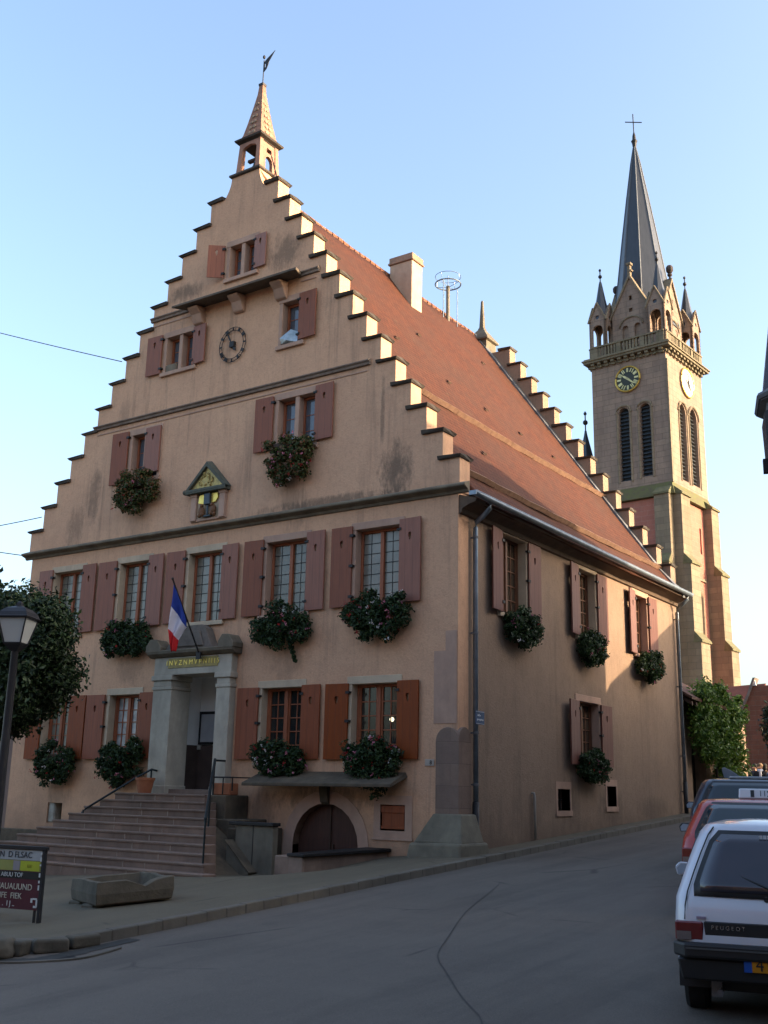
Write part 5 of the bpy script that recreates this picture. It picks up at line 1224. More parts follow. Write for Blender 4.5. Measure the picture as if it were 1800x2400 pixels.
# cornice with brackets
mb = MB()
for z0, z1, e in ((27.1, 27.22, .10), (27.35, 27.5, .38), (27.5, 27.58, .46), (27.58, 27.68, .36)): mb.box(-TW - e, e, -e, TD + e, z0, z1)
for q in range(11):
    a = -TW + .2 + q * (TW - .4) / 10
    for (b0, b1, dz, e) in ((27.2, 27.36, 0, .30), (27.04, 27.2, 0, .16)):
        mb.box(a - .11, a + .11, -e, .05, b0, b1); v_ = .2 + q * (TD - .4) / 10; mb.box(-.05, e, v_ - .11, v_ + .11, b0, b1); mb.box(-TW - e, -TW + .05, v_ - .11, v_ + .11, b0, b1)
mb.build('tower_cornice', blocks('sandstone_dark', (.23, .19, .125), (.18, .15, .10), (.11, .09, .07), .9, .38, (.06, .06, .035), .6), chu)
# balustrade
mb = MB(); E = .12; z0, z1 = 27.68, 28.5
def brun(f, L):
    mb.prism(rect(0, L, z0, z0 + .1), -E, .1, f); mb.prism(rect(0, L, z1 - .1, z1), -E - .04, .12, f)
    segs = [(0, .5), (L * .36, L * .42), (L * .68, L * .74), (L - .5, L)]
    for a, b in segs: mb.prism(rect(a, b, z0 + .1, z1 - .1), -E, .1, f)
    x = .62
    while x < L - .6:
        if not any(a - .1 < x < b + .1 for a, b in segs): mb.prism(rect(x - .055, x + .055, z0 + .1, z1 - .1), -E + .02, .06, f)
        x += .21
brun(lambda a, b, d: Vector((-TW + a, d, b)), TW); brun(lambda a, b, d: Vector((-d, a, b)), TD); brun(lambda a, b, d: Vector((-TW + d, a, b)), TD); brun(lambda a, b, d: Vector((-TW + a, TD - d, b)), TW)
mb.build('balustrade', 'sandstone_dark', chu)
# belfry gables on all four sides
ic = Vector((-2.48, 2.62, 0))
mb = MB(); mb.lathe([(2.05, 27.6), (2.05, 31.2)], ic, 8, rot=PI / 8); mb.build('belfry_core', 'sandstone', chu)
def gable(f, c):
    hw = 1.28
    w1 = arch(c - .62, c - .2, 28.5, 29.5, 6); w2 = arch(c + .2, c + .62, 28.5, 29.5, 6); q = rect(c - .12, c + .12, 30.55, 30.8); q2 = rect(c - .1, c + .1, 31.35, 31.65)
    mb = MB(); mb.wall([(c - hw, 27.7), (c + hw, 27.7), (c + hw, 30.45), (c, 32.95), (c - hw, 30.45)], [w1, w2, q, q2], .55, .95, f); gb = mb.build('belfry_gable', 'sandstone', chu)
    mb = MB(); mb.prism(rect(c - .8, c + .8, 28.4, 31.7), .9, .98, f); mb.build('louvre', 'louvre', gb)
    mb = MB()
    for s in (-1, 1):
        mb.prism([(c + s * (hw + .12), 30.28), (c + s * (hw + .12), 30.48), (c, 33.14), (c, 32.88)], .45, 1.0, f)
        mb.prism([(c + s * hw, 30.48), (c + s * .0, 33.0), (c, 32.6), (c + s * (hw - .2), 30.4)], 1.0, 2.2, f)
    mb.build('gable_coping', 'sandstone_buttress', gb)
    mb = MB(); mb.tube([f(c + .78 * math.cos(PI * i / 12), 29.6 + .62 * math.sin(PI * i / 12), .52) for i in range(13)], .06, 6); mb.build('hood_mould', 'sandstone_buttress', gb)
    return gb
def knob(p, par):
    mb = MB(); mb.tube([p, p + Vector((0, 0, .35))], .07, 6); mb.ball(p + Vector((0, 0, .42)), (.17, .17, .12)); mb.ball(p + Vector((0, 0, .82)), (.25, .25, .3)); mb.tube([p + Vector((0, 0, .45)), p + Vector((0, 0, .7))], .06, 6); mb.build('finial', mat('finial_dark', (.06, .045, .04), (.04, .03, .028), 8, .8), par)
g1 = gable(cF, -2.40)
mb = MB(); mb.box(-2.49, -2.31, .48, .7, 33.0, 33.75); mb.box(-2.56, -2.24, .42, .76, 33.75, 33.9); mb.box(-2.45, -2.2, .46, .7, 33.3, 33.4); mb.build('finial', 'sandstone_buttress', g1)
g2 = gable(cR, 2.62); knob(Vector((-.6, 2.62, 32.95)), g2)
g3 = gable(cL, 2.62); knob(Vector((-TW + .6, 2.62, 32.6)), g3)
g4 = gable(cB, -2.45)
# octagonal slate spire with a faint swelling at the foot
mb = MB(); n = 8; vs = []; prof = [(2.15, 29.9), (2.02, 30.6), (1.82, 31.6), (1.52, 33.6), (1.16, 36.3), (.72, 39.4), (.30, 42.2), (.10, 43.4)]
for r, z in prof:
    lean = -.14 * max(0, (z - 31) / 12)
    for j in range(n): t = 2 * PI * j / n + PI / 8; vs.append((ic.x + lean + r * math.cos(t), ic.y + r * math.sin(t), z))
mb.raw(vs, [(i * n + j, i * n + (j + 1) % n, (i + 1) * n + (j + 1) % n, (i + 1) * n + j) for i in range(len(prof) - 1) for j in range(n)] + [tuple(range((len(prof) - 1) * n, len(prof) * n))])
sp_ = mb.build('spire', 'slate', chu)
mb = MB()
for j in range(n):
    mb.tube([vs[i * n + j] for i in range(len(prof))], [.05] * (len(prof) - 1) + [.03], 5)
mb.build('spire_hip', mat('hip_lead', (.10, .11, .125), (.07, .08, .09), 4, .5), sp_)
T_ = Vector((ic.x - .145, ic.y, 0))
mb = MB(); mb.lathe([(.10, 43.3), (.13, 43.5), (.16, 43.75), (.22, 43.9), (.13, 44.0), (.11, 44.3), (.05, 44.55)], (T_.x, T_.y, 0), 10); mb.tube([T_ + Vector((0, 0, 44.4)), T_ + Vector((-.02, 0, 46.0))], .035, 6)
mb.tube([T_ + Vector((-.48, -.28, 45.42)), T_ + Vector((.48, .28, 45.30))], .035, 6); mb.build('spire_cross', 'iron', sp_)
# corner pinnacles with open arches
def pinnacle(cx, cy):
    hw = .58
    p = thing('pin', None, None)if 0 else None
    mb = MB()
    for f in (lambda a, b, d: Vector((cx + a, cy - hw + d, b)), lambda a, b, d: Vector((cx + a, cy + hw - d, b)), lambda a, b, d: Vector((cx - hw + d, cy + a, b)), lambda a, b, d: Vector((cx + hw - d, cy + a, b))):
        mb.wall([(-hw, 27.7), (hw, 27.7), (hw, 30.3), (0, 31.45), (-hw, 30.3)], [arch(-.36, .36, 28.35, 29.6, 8), [(.14 * math.cos(2 * PI * i / 8), 30.5 + .14 * math.sin(2 * PI * i / 8)) for i in range(8)]], 0, .14, f)
    pn = mb.build('pinnacle', 'sandstone', chu)
    mb = MB(); mb.lathe([(.62, 30.35), (.5, 30.9), (.30, 31.9), (.10, 33.05), (.06, 33.2)], (cx, cy, 0), 8, rot=PI / 8); mb.build('spirelet', 'slate', pn)
    mb = MB(); mb.tube([(cx, cy, 33.1), (cx, cy, 34.1)], .035, 6); mb.ball((cx, cy, 33.55), .13); mb.ball((cx, cy, 34.0), .09); mb.build('spirelet_finial', 'iron', pn)
    mb = MB()
    for s, t in ((1, 0), (-1, 0), (0, 1), (0, -1)):
        for q in (-1, 1):
            a = Vector((cx + (s * hw * 1.05 if s else q * (hw + .06)), cy + (t * hw * 1.05 if t else q * (hw + .06)), 30.2)); b = Vector((cx + s * hw * 1.05, cy + t * hw * 1.05, 31.5)); mb.tube([a, b], .06, 5)
    mb.build('gablet_coping', 'sandstone_buttress', pn)
for cx, cy in ((-4.42, .52), (-.50, .52), (-.52, 4.72), (-4.42, 4.72)): pinnacle(cx, cy)
# lower stages: red plaster panels, stepped buttresses, mossy set-offs
for o_, hs, f in ((rect(-TW + .1, 0, .2, 18.1), [], cF), (rect(.35, TD, .2, 18.1), [rect(2.2, 2.46, 15.3, 16.9), rect(3.62, 3.86, 15.25, 16.85), arch(2.75, 3.5, 10.2, 12.5, 8)], cR), (rect(.35, TD, .2, 18.1), [], cL)):
    mb = MB(); mb.wall(o_, hs, .0, .35, f); mb.build('lower_wall', 'brick_red', chu)
mb = MB(); mb.box(-.40, -.36, 2.0, 4.2, 10., 17.); mb.build('window_glass', mat('church_glass', (.10, .12, .14), (.07, .085, .10), 5, .15), chu)
mb = MB(); wb_ = [p for p in arch(2.75, 3.5, 10.2, 12.5, 8)]; mb.tube([cR(p[0], p[1], -.01) for p in wb_[1:]] + [cR(wb_[0][0], wb_[0][1], -.01)], .10, 6); mb.build('window_surround', 'sandstone_buttress', chu)
mb = MB(); mb.raw([(-TW - .05, -.25, 18.15), (.25, -.25, 18.15), (.25, TD + .25, 18.15), (-TW - .05, TD + .25, 18.15), (-TW, 0, 18.95), (0, 0, 18.95), (0, TD, 18.95), (-TW, TD, 18.95)], [(0, 3, 2, 1), (4, 5, 6, 7), (0, 1, 5, 4), (1, 2, 6, 5), (2, 3, 7, 6), (3, 0, 4, 7)]); mb.build('set_off', 'moss', chu)
mb = MB()
for z in (13.55, 9.3): mb.box(-.05, .10, 1.2, 4.1, z, z + .18)
mb.build('lower_string', 'sandstone_buttress', chu)
def buttress(f, a0, a1, steps, par=chu):
    """f(a, b, d): d outward; steps of (z low, z high, projection)"""
    mb = MB(); mm = MB()
    for i, (zl, zh, pj) in enumerate(steps):
        mb.box(a0, a1, zl, zh, -.1, pj, T=f)
        nx = steps[i + 1][2] if i + 1 < len(steps) else .0
        mm.raw([f(a0 - .06, zh - .03, pj + .1), f(a1 + .06, zh - .03, pj + .1), f(a1 + .06, zh + .09, pj + .1), f(a0 - .06, zh + .09, pj + .1), f(a0, zh - .03, nx - .1), f(a1, zh - .03, nx - .1), f(a1, zh + .6, nx), f(a0, zh + .6, nx)], [(0, 1, 2, 3), (3, 2, 6, 7), (0, 3, 7, 4), (1, 5, 6, 2), (0, 4, 5, 1), (4, 7, 6, 5)])
    b = mb.build('buttress', 'sandstone_buttress', par)
    for q in range(len(steps)):
        m1 = MB(); m1.raw(mm.v[q * 8:q * 8 + 8], [(0, 1, 2, 3), (3, 2, 6, 7), (0, 3, 7, 4), (1, 5, 6, 2), (0, 4, 5, 1), (4, 7, 6, 5)])
        m1.build('buttress_weathering', mat('weathering', (.15, .14, .07), (.10, .09, .05), 5, .9, .5), b)
ST = [(.2, 9.5, 1.25), (9.5, 14., .90), (14., 18.15, .52)]
buttress(lambda a, b, d: Vector((d, a, b)), .0, 1.22, ST); buttress(lambda a, b, d: Vector((d, a, b)), 4.35, 5.45, ST)
buttress(lambda a, b, d: Vector((a, -d, b)), -.92, .0, ST); buttress(lambda a, b, d: Vector((a, -d, b)), -TW + .05, -TW + 1., ST)
mb = MB(); mb.box(.02, .12, -.08, .10, 18.9, 26.6); mb.tube([(.06, .0, 19.), (.06, -.02, 26.5)], .07, 6); mb.build('corner_shaft', 'sandstone_buttress', chu)
mb = MB(); c0 = (-6.15, 1.2, 0); mb.lathe([(.85, 8.), (.85, 19.6), (1.0, 19.7), (.95, 19.9), (.12, 23.3), (.07, 23.6)], c0, 6); st_ = mb.build('stair_turret', 'slate', chu)
mb = MB(); mb.tube([(c0[0], c0[1], 23.4), (c0[0], c0[1], 24.9)], .04, 6); mb.ball((c0[0], c0[1], 24.15), .17); mb.ball((c0[0], c0[1], 24.75), .11); mb.build('turret_finial', 'iron', st_)

# ---------------------------------------------------------------- houses around the square and street
def house(name, label, x0, x1, y0, y1, zb, ze, zr, axis, wallm, roofm, hip0=0., hip1=0., eave=.35, wins=()):
    h = thing(name, label, 'house', ((x0 + x1) / 2, (y0 + y1) / 2, zb))
    mb = MB(); mb.box(x0, x1, y0, y1, zb - 1, ze)
    e = eave
    if axis == 'Y': c = (x0 + x1) / 2; r0, r1 = (c, y0 - e + hip0, zr), (c, y1 + e - hip1, zr); A_ = [(x0 - e, y0 - e, ze - .05), (x1 + e, y0 - e, ze - .05), (x1 + e, y1 + e, ze - .05), (x0 - e, y1 + e, ze - .05)]
    else: c = (y0 + y1) / 2; r0, r1 = (x0 - e + hip0, c, zr), (x1 + e - hip1, c, zr); A_ = [(x0 - e, y0 - e, ze - .05), (x1 + e, y0 - e, ze - .05), (x1 + e, y1 + e, ze - .05), (x0 - e, y1 + e, ze - .05)]
    mb.build('wall', wallm, h)
    mb = MB()
    if axis == 'Y': fs = [(0, 3, 5, 4), (1, 4, 5, 2), (0, 4, 1), (3, 2, 5), (0, 1, 2, 3)]
    else: fs = [(0, 1, 5, 4), (3, 4, 5, 2), (0, 4, 3), (1, 2, 5), (0, 1, 2, 3)]
    mb.raw(A_ + [r0, r1], fs); mb.build('roof', roofm, h)
    for (f, a0, a1, b0, b1) in wins:
        mb = MB(); wbox(mb, f, a0 - .1, a1 + .1, b0 - .1, b1 + .1, -.02, .04); w = mb.build('window', 'stone_cream', h)
        mb = MB(); wbox(mb, f, a0, a1, b0, b1, .03, .05); mb.build('pane', 'pane_dark', w)
    return h
mat('wash_ochre', (.24, .18, .12), (.20, .15, .10), 1, .9, .3); mat('wash_grey', (.17, .15, .13), (.13, .115, .10), 1, .9, .3); mat('wash_rose', (.22, .15, .12), (.18, .125, .10), 1, .9, .3); mat('roof_plain', (.20, .075, .045), (.14, .06, .04), 5, .9, .3)
fW = lambda X: (lambda a, b, d: Vector((X - d, a, b)))
fY = lambda Y: (lambda a, b, d: Vector((a, Y + d, b)))
hA = house('corner_house', 'dark timbered house at the right edge whose pointed oriel juts into view', 8.75, 16.3, -4.3, 11., -.2, 10.0, 13.25, 'Y', 'wash_grey', 'tiles_brown', 3.4, 2.2, wins=[(fW(8.75), y, y + 1, z, z + 1.6) for y in (-2, 1, 4, 7) for z in (1.2, 4.4, 7.4)])
# oriel with pointed roof on the street corner
oc = Vector((8.24, -3.98, 0)); od = mat('oriel_wood', (.030, .024, .026), (.02, .017, .018), 5, .7, .3); osl = mat('oriel_slate', (.045, .036, .052), (.03, .026, .036), 4, .5, .2)
mb = MB(); mb.lathe([(1.08, 6.28), (1.05, 6.42), (.98, 6.9), (.88, 7.55), (.62, 8.7), (.30, 10.1), (.03, 11.2)], oc, 10); orf = mb.build('oriel_roof', osl, hA)
mb = MB(); mb.lathe([(1.0, 6.10), (1.02, 6.24), (1.10, 6.27), (1.10, 6.32), (1.0, 6.36)], oc, 10); mb.tube([oc + Vector((1.1 * math.cos(2 * PI * t / 10), 1.1 * math.sin(2 * PI * t / 10), 6.33)) for t in range(11)], .05, 6, cap=False); mb.build('oriel_gutter', 'lead', orf)
mb = MB(); mb.lathe([(1.045, 5.55), (1.06, 6.12)], oc, 10); mb.lathe([(.3, 4.7), (.6, 5.0), (.92, 5.4), (1.0, 5.46), (1.045, 5.55)], oc, 10)
for q in range(10): a = 2 * PI * (q + .5) / 10; mb.box(-.05, .05, .88, 1.05, 5.36, 5.55, T=lambda x, y, z, a=a: oc + Vector((math.cos(a) * y - math.sin(a) * x, math.sin(a) * y + math.cos(a) * x, z)))
mb.build('oriel_body', od, hA)
house('low_house', 'lower house across the street beyond the gap, right of the picture', 8.7, 16.2, 11.5, 22.6, .4, 6.75, 9.4, 'X', 'wash_ochre', 'roof_plain', wins=[(fW(8.7), y, y + 1, z, z + 1.5) for y in (12.6, 15.5, 18.4) for z in (1.6, 4.5)])
house('sun_block_house', 'unseen rose washed house right of the square, added to shade the road and cars', 13.4, 21., -27., -5.2, -.9, 9., 13., 'Y', 'wash_rose', 'roof_plain', wins=[(fW(13.2), y, y + 1, z, z + 1.6) for y in (-14, -11, -8) for z in (.6, 4., 7.)])  # out of view, added to keep sun off the square
house('sky_block_house', 'unseen long ochre house behind the camera, added to block low sky light', -24., 4., -42., -33., -1.6, 9.5, 14., 'X', 'wash_ochre', 'roof_plain', wins=[(fY(-33.), x, x + 1.1, z, z + 1.7) for x in (-22, -18.5, -15, -11.5, -8, -4.5, -1) for z in (.6, 4., 7.)])  # this house and the next are out of view, added to darken the lower facade
house('sky_block_house', 'unseen grey house beside the ochre one, added to block low sky light', 5., 24., -41., -31.5, -1.6, 9., 13.4, 'X', 'wash_grey', 'roof_plain', wins=[(fY(-31.5), x, x + 1.1, z, z + 1.7) for x in (7, 10.5, 14, 17.5, 21) for z in (.6, 4., 7.)])
house('neighbour_house', 'low rose house glimpsed behind the lamp post left of the town hall', -27., -15.4, 1.5, 11., -1., 3.6, 5.4, 'X', 'wash_rose', 'roof_plain', wins=[(lambda a, b, d: Vector((a, 1.5 - d, b)), x, x + .9, .6, 2.0) for x in (-24.5, -21, -17.6)])

# ---------------------------------------------------------------- cars
mat('tyre', (.014, .014, .014), (.02, .02, .02), 6, .85, .2); mat('plastic_black', (.018, .018, .019), (.022, .022, .023), 5, .5, spec=.4); mat('chrome', (.55, .57, .6), (.5, .52, .55), 3, .15, metal=.9)
mat('tail_red', (.16, .010, .014), (.12, .008, .011), 20, .2, spec=.6, coat=.5); mat('tail_clear', (.20, .16, .15), (.17, .14, .13), 20, .25); mat('rim_grey', (.18, .18, .19), (.13, .13, .14), 4, .4, metal=.5)
glass('car_glass', (.028, .026, .036), 0, .03, (.04, .034, .044), 1.4)
def car(name, label, pos, heading, lev, paintm, glassz, lights, wheels, mirror, group='cars parked along the street', panel=None, bumper=None, glassm='car_glass', sideglass=None):
    """lev: rows of (z, half width, rear y, front y); local frame has the rear bumper at y=0 and the nose at +y"""
    c = thing(name, label, 'car', (0, 0, 0), group, local=True)
    def interp(z, k):
        for a, b in zip(lev, lev[1:]):
            if a[0] <= z <= b[0]: t = (z - a[0]) / (b[0] - a[0]); return a[k] + (b[k] - a[k]) * t
        return lev[-1][k] if z > lev[-1][0] else lev[0][k]
    W = lambda z: interp(z, 1); YR = lambda z: interp(z, 2); YF = lambda z: interp(z, 3)
    def outline(z):
        w, y0, y1 = W(z), YR(z), YF(z); r = min(.16, w * .4, (y1 - y0) * .3); P_ = []
        for cx, cy, a0 in ((w - r, y0 + r, -90), (w - r, y1 - r, 0), (-w + r, y1 - r, 90), (-w + r, y0 + r, 180)):
            for q in range(5): a = R(a0 + q * 22.5); P_.append((cx + r * math.cos(a), cy + r * math.sin(a), z))
        # a little crown along the rear and sides
        return P_
    zs = []
    for a, b in zip(lev, lev[1:]): zs += [a[0] + (b[0] - a[0]) * q / 2 for q in range(2)]
    zs.append(lev[-1][0])
    mb = MB(); rings = [outline(z) for z in zs]; n = len(rings[0]); vs = [p for r_ in rings for p in r_]
    fs = [(i * n + j, i * n + (j + 1) % n, (i + 1) * n + (j + 1) % n, (i + 1) * n + j) for i in range(len(rings) - 1) for j in range(n)] + [tuple(range(n - 1, -1, -1)), tuple(range((len(rings) - 1) * n, len(rings) * n))]
    mb.raw(vs, fs); body = mb.build('body', paintm, c, smooth=True); b = body.modifiers.new('e', 'EDGE_SPLIT'); b.split_angle = R(38)
    # rear window: a sheet following the tailgate, with a black rubber surround
    def rear(z0, z1, inset, off, nm, m, par, rad=.05, bow=.0):
        mb = MB(); vs = []; k = 6
        zz = [z0 + (z1 - z0) * q / k for q in range(k + 1)]
        for z in zz:
            w = W(z) - inset
            if z < z0 + .03 or z > z1 - .03: w -= rad * .6
            for q in range(9):
                u = -1 + q / 4; vs.append((u * w, YR(z) - off - .012 * (1 - u * u), z))
        mb.raw(vs, [(i * 9 + j, i * 9 + j + 1, (i + 1) * 9 + j + 1, (i + 1) * 9 + j) for i in range(k) for j in range(8)]); o = mb.build(nm, m, par, smooth=True, fix=False); s = o.modifiers.new('t', 'SOLIDIFY'); s.thickness = .008; s.offset = 0; return o
    gw = rear(glassz[0] - .035, glassz[1] + .03, .115, .004, 'rear_window', 'plastic_black', c)
    rear(glassz[0], glassz[1], .155, .012, 'pane', glassm, gw)
    # windscreen and side windows
    zb, zt = (sideglass or glassz)
    for s in (-1, 1):
        mb = MB(); y0a, y1a = YR(zb) + .30, YF(zb) - .25; y0b, y1b = YR(zt) + .16, YF(zt) - .12
        for t0, t1 in ((0, .46), (.50, .98)):
            q = []
            for (z, t) in ((zb, t0), (zb, t1), (zt, t1), (zt, t0)):
                f = (z - zb) / (zt - zb); ya = y0a + (y0b - y0a) * f; yb = y1a + (y1b - y1a) * f; q.append((s * (W(z) + .006), ya + (yb - ya) * t, z))
            mb.face(q)
        o = mb.build('side_window', glassm, c, fix=False); m_ = o.modifiers.new('t', 'SOLIDIFY'); m_.thickness = .006
    mb = MB(); mb.face([(-W(zb) + .12, YF(zb) + .006, zb), (W(zb) - .12, YF(zb) + .006, zb), (W(zt) - .1, YF(zt) + .006, zt), (-W(zt) + .1, YF(zt) + .006, zt)]); o = mb.build('windscreen', glassm, c, fix=False); m_ = o.modifiers.new('t', 'SOLIDIFY'); m_.thickness = .006
    # tail lamps wrap the corners
    z0, z1, xi = lights
    for s in (-1, 1):
        w = W((z0 + z1) / 2)
        mb = MB(); xa, xb = sorted((s * xi, s * (w - .01))); mb.box(xa, xb, YR(z1) - .018, YR(z0) + .10, z0, z1); tl = mb.build('tail_light', 'tail_red', c, bevel=.012)
        mb = MB(); xa, xb = sorted((s * (xi + (w - xi) * .42), s * (w - .02))); mb.box(xa, xb, YR(z1) - .024, YR(z0), z0 + .006, z0 + (z1 - z0) * .48); mb.build('reversing_lamp', 'tail_clear', tl)
    if panel:
        mb = MB(); mb.box(-xi + .004, xi - .004, YR(z1) - .012, YR(z0) + .05, z0, z1 + .004); mb.build('rear_panel', panel, c, bevel=.008)
    bz0, bz1, bp = bumper or (.42, .56, .07)
    wb_ = W(bz1) + .012
    mb = MB(); P_ = [(-wb_, .55), (-wb_, .06), (-wb_ + .09, -bp), (wb_ - .09, -bp), (wb_, .06), (wb_, .55), (wb_ - .06, .55), (-wb_ + .06, .55)]; mb.prism(P_, bz0, bz1, lambda a, b_, d: Vector((a, b_, d))); bu = mb.build('bumper', 'plastic_black', c, bevel=.022, seg=2)
    mb = MB(); mb.box(-wb_ + .1, wb_ - .1, -bp - .008, -bp + .01, bz0 + (bz1 - bz0) * .60, bz0 + (bz1 - bz0) * .70); mb.build('bumper_strip', mat('strip_grey', (.11, .115, .11), (.09, .09, .09), 3, .4), bu)
    mb = MB(); mb.raw([(-wb_ + .03, -bp + .04, bz0), (wb_ - .03, -bp + .04, bz0), (wb_ - .05, .3, bz0), (-wb_ + .05, .3, bz0), (-wb_ + .06, -.02, .31), (wb_ - .06, -.02, .31), (wb_ - .1, .3, .31), (-wb_ + .1, .3, .31)], [(0, 1, 2, 3), (4, 7, 6, 5), (0, 4, 5, 1), (1, 5, 6, 2), (0, 3, 7, 4)]); mb.build('valance', 'plastic_black', c, bevel=.015)
    for wy in wheels:
        for s in (-1, 1):
            x = s * (lev[1][1] - .10); rr = .285
            T = Matrix.Translation((x, wy, rr)) @ Matrix.Rotation(PI / 2 * s, 4, 'Y')
            mb = MB(); mb.lathe([(.19, -.085), (.26, -.09), (.283, -.06), (rr, -.02), (rr, .02), (.283, .06), (.26, .09), (.19, .085)], (0, 0, 0), 28, T=T); wh = mb.build('wheel', 'tyre', c, smooth=True); wh.modifiers.new('e', 'EDGE_SPLIT')
            mb = MB(); mb.lathe([(.19, -.03), (.185, .075), (.15, .06), (.06, .07), (.01, .075)], (0, 0, 0), 20, T=T); mb.build('rim', 'rim_grey', wh)
            # dark wheel arch set into the flank
            mb = MB(); xa, xb = sorted((s * (lev[1][1] - .22), s * (W(.5) + .003))); mb.prism([(wy + .36 * math.cos(PI * q / 12), .22 + .40 * math.sin(PI * q / 12)) for q in range(13)], xa, xb, lambda a, b_, d: Vector((d, a, b_))); mb.build('wheel_arch', 'plastic_black', c)
    mz, my, mc = mirror
    for s in (-1, 1):
        w = W(mz); mb = MB()
        mb.raw([(s * (w - .02), my, mz - .03), (s * (w + .20), my + .03, mz - .05), (s * (w + .22), my + .03, mz + .03), (s * (w + .17), my + .02, mz + .085), (s * (w - .02), my, mz + .075), (s * (w + .02), my + .12, mz - .02), (s * (w + .16), my + .11, mz - .03), (s * (w + .17), my + .11, mz + .04), (s * (w + .02), my + .12, mz + .05)],
               [(0, 1, 2, 3, 4), (5, 8, 7, 6), (0, 5, 6, 1), (1, 6, 7, 2), (2, 7, 3), (3, 7, 8, 4), (0, 4, 8, 5)]); mi = mb.build('mirror', mc, c, bevel=.012)
        mb = MB(); mb.face([(s * (w + .035), my - .003, mz - .025), (s * (w + .185), my + .02, mz - .035), (s * (w + .195), my + .02, mz + .02), (s * (w + .155), my + .012, mz + .065), (s * (w + .035), my - .003, mz + .055)]); o = mb.build('mirror_glass', mat('mirror_sky', (.34, .38, .43), (.22, .25, .30), 9, .2), mi, fix=False)  # sky reflection painted into the mirror colour
    c.location = pos; c.rotation_euler.z = heading
    return c, W, YR
L205 = [(.31, .72, .06, 3.60), (.36, .755, .0, 3.72), (.58, .775, .0, 3.74), (.74, .775, .02, 3.68), (.90, .765, .06, 3.45), (.945, .75, .085, 2.80), (1.12, .69, .20, 2.45), (1.30, .62, .33, 2.05), (1.40, .575, .40, 1.85), (1.455, .53, .47, 1.72), (1.485, .40, .60, 1.55), (1.50, .2, .75, 1.4)]
hd1 = math.atan2(.25, .968)
paint('paint_white', (.60, .61, .66)); paint('paint_red', (.38, .035, .022)); paint('paint_navy', (.018, .024, .040)); paint('paint_highlight', (.34, .36, .38))
cr, W, YR = car('parked_car', 'old white hatchback with orange number plate, closest of the parked cars', (8.42, -9.54, -.527), hd1, L205, 'paint_white', (.955, 1.385), (.592, .735, .55), (.62, 3.0), (.97, 2.35, 'paint_white'), panel='plastic_black', bumper=(.472, .585, .075))
def rtext(body, x, z, size, m, off=.02, par=cr, name='lettering'):
    return text(body, size, m, par, frame_mat((x, YR(z) - off, z), (1, 0, 0), (0, .0, 1)), name, .002)
for s_ in (-1, 1):
    mb = MB(); zz = [.745, .85, .95, 1.1, 1.25, 1.38, 1.44]; mb.tube([(s_ * (W(z) - .085), YR(z) - .003, z) for z in zz], .006, 5); mb.build('hatch_seam', 'plastic_black', cr)
mb = MB(); mb.tube([(.02, YR(.955) - .03, .955), (-.06, YR(1.0) - .035, 1.0), (-.33, YR(1.13) - .03, 1.10)], .009, 6); mb.ball((.02, YR(.95) - .02, .95), .022); mb.build('rear_wiper', 'plastic_black', cr)
mb = MB(); mb.tube([(-W(.69) - .004, .35, .69), (-W(.69) - .004, 3.3, .69)], .018, 6); mb.build('side_strip', 'plastic_black', cr)
mb = MB(); mb.box(-.50, .50, .3, 3.3, .20, .32); mb.tube([(-.62, .62, .28), (.62, .62, .28)], .035, 8); mb.build('rear_axle', 'plastic_black', cr)
o = rtext('P E U G E O T', -.365, .695, .042, 'chrome', .012)
mb = MB(); mb.box(-.26, .26, -.052, -.03, .395, .50); pl_ = mb.build('number_plate', mat('plate_orange', (.62, .26, .015), (.55, .22, .012), 4, .4), cr, bevel=.004)
mb = MB(); mb.box(-.262, -.205, -.0545, -.052, .395, .50); mb.build('plate_band', mat('plate_blue', (.02, .09, .40)), pl_)
o = text('412', .125, 'plastic_black', pl_, frame_mat((-.085, -.0545, .447), (1, 0, 0), (0, 0, 1)), 'plate_digits', .002)
mb = MB(); mb.lathe([(.022, 0), (.022, .012), (.015, .014)], (0, 0, 0), 12, T=Matrix.Translation((-.07, YR(.915) - .0, .915)) @ Matrix.Rotation(R(80), 4, 'X')); mb.build('boot_lock', 'plastic_black', cr)
mb = MB(); mb.box(-.60, -.53, YR(.755) - .012, YR(.755) + .01, .752, .772); mb.build('badge', mat('badge_mauve', (.36, .30, .38)), cr)
mb = MB()
for q, (a, b) in enumerate(((-.10, -.075), (-.07, -.045), (-.04, .02))): mb.box(a, b, YR(1.365) - .034, YR(1.365) - .026, 1.345, 1.385)
mb.build('window_sticker', 'enamel_white', cr)
mb = MB(); mb.box(-.52, -.44, .12, .2, .18, .32); mb.tube([(-.45, .05, .22), (-.45, .5, .24)], .025, 8); mb.build('exhaust', 'rim_grey', cr)
mb = MB(); mb.face([(-.80, .98, .40), (-.775, .98, .62), (-.775, .99, .40)]); o = mb.build('mud_flap', 'paint_white', cr, fix=False); o.modifiers.new('t', 'SOLIDIFY').thickness = .01
LRED = [(.22, .74, .10, 3.8), (.36, .80, .0, 3.95), (.62, .82, .0, 3.95), (.80, .82, .03, 3.85), (.93, .80, .12, 3.2), (1.05, .75, .26, 2.75), (1.22, .67, .46, 2.35), (1.34, .61, .60, 2.1), (1.395, .55, .72, 1.95), (1.415, .35, .95, 1.7)]
cr2, W2, YR2 = car('parked_car', 'red hatchback with a white roof sign, between the white and the dark blue car', (6.91, -4.83, -.272), hd1 + .02, LRED, 'paint_red', (.97, 1.335), (.62, .82, .58), (.7, 3.15), (.98, 2.55, 'plastic_black'), panel='paint_red', glassm=glass('car_glass_teal', (.02, .035, .04), 0, .04, (.03, .04, .05), 1.3))
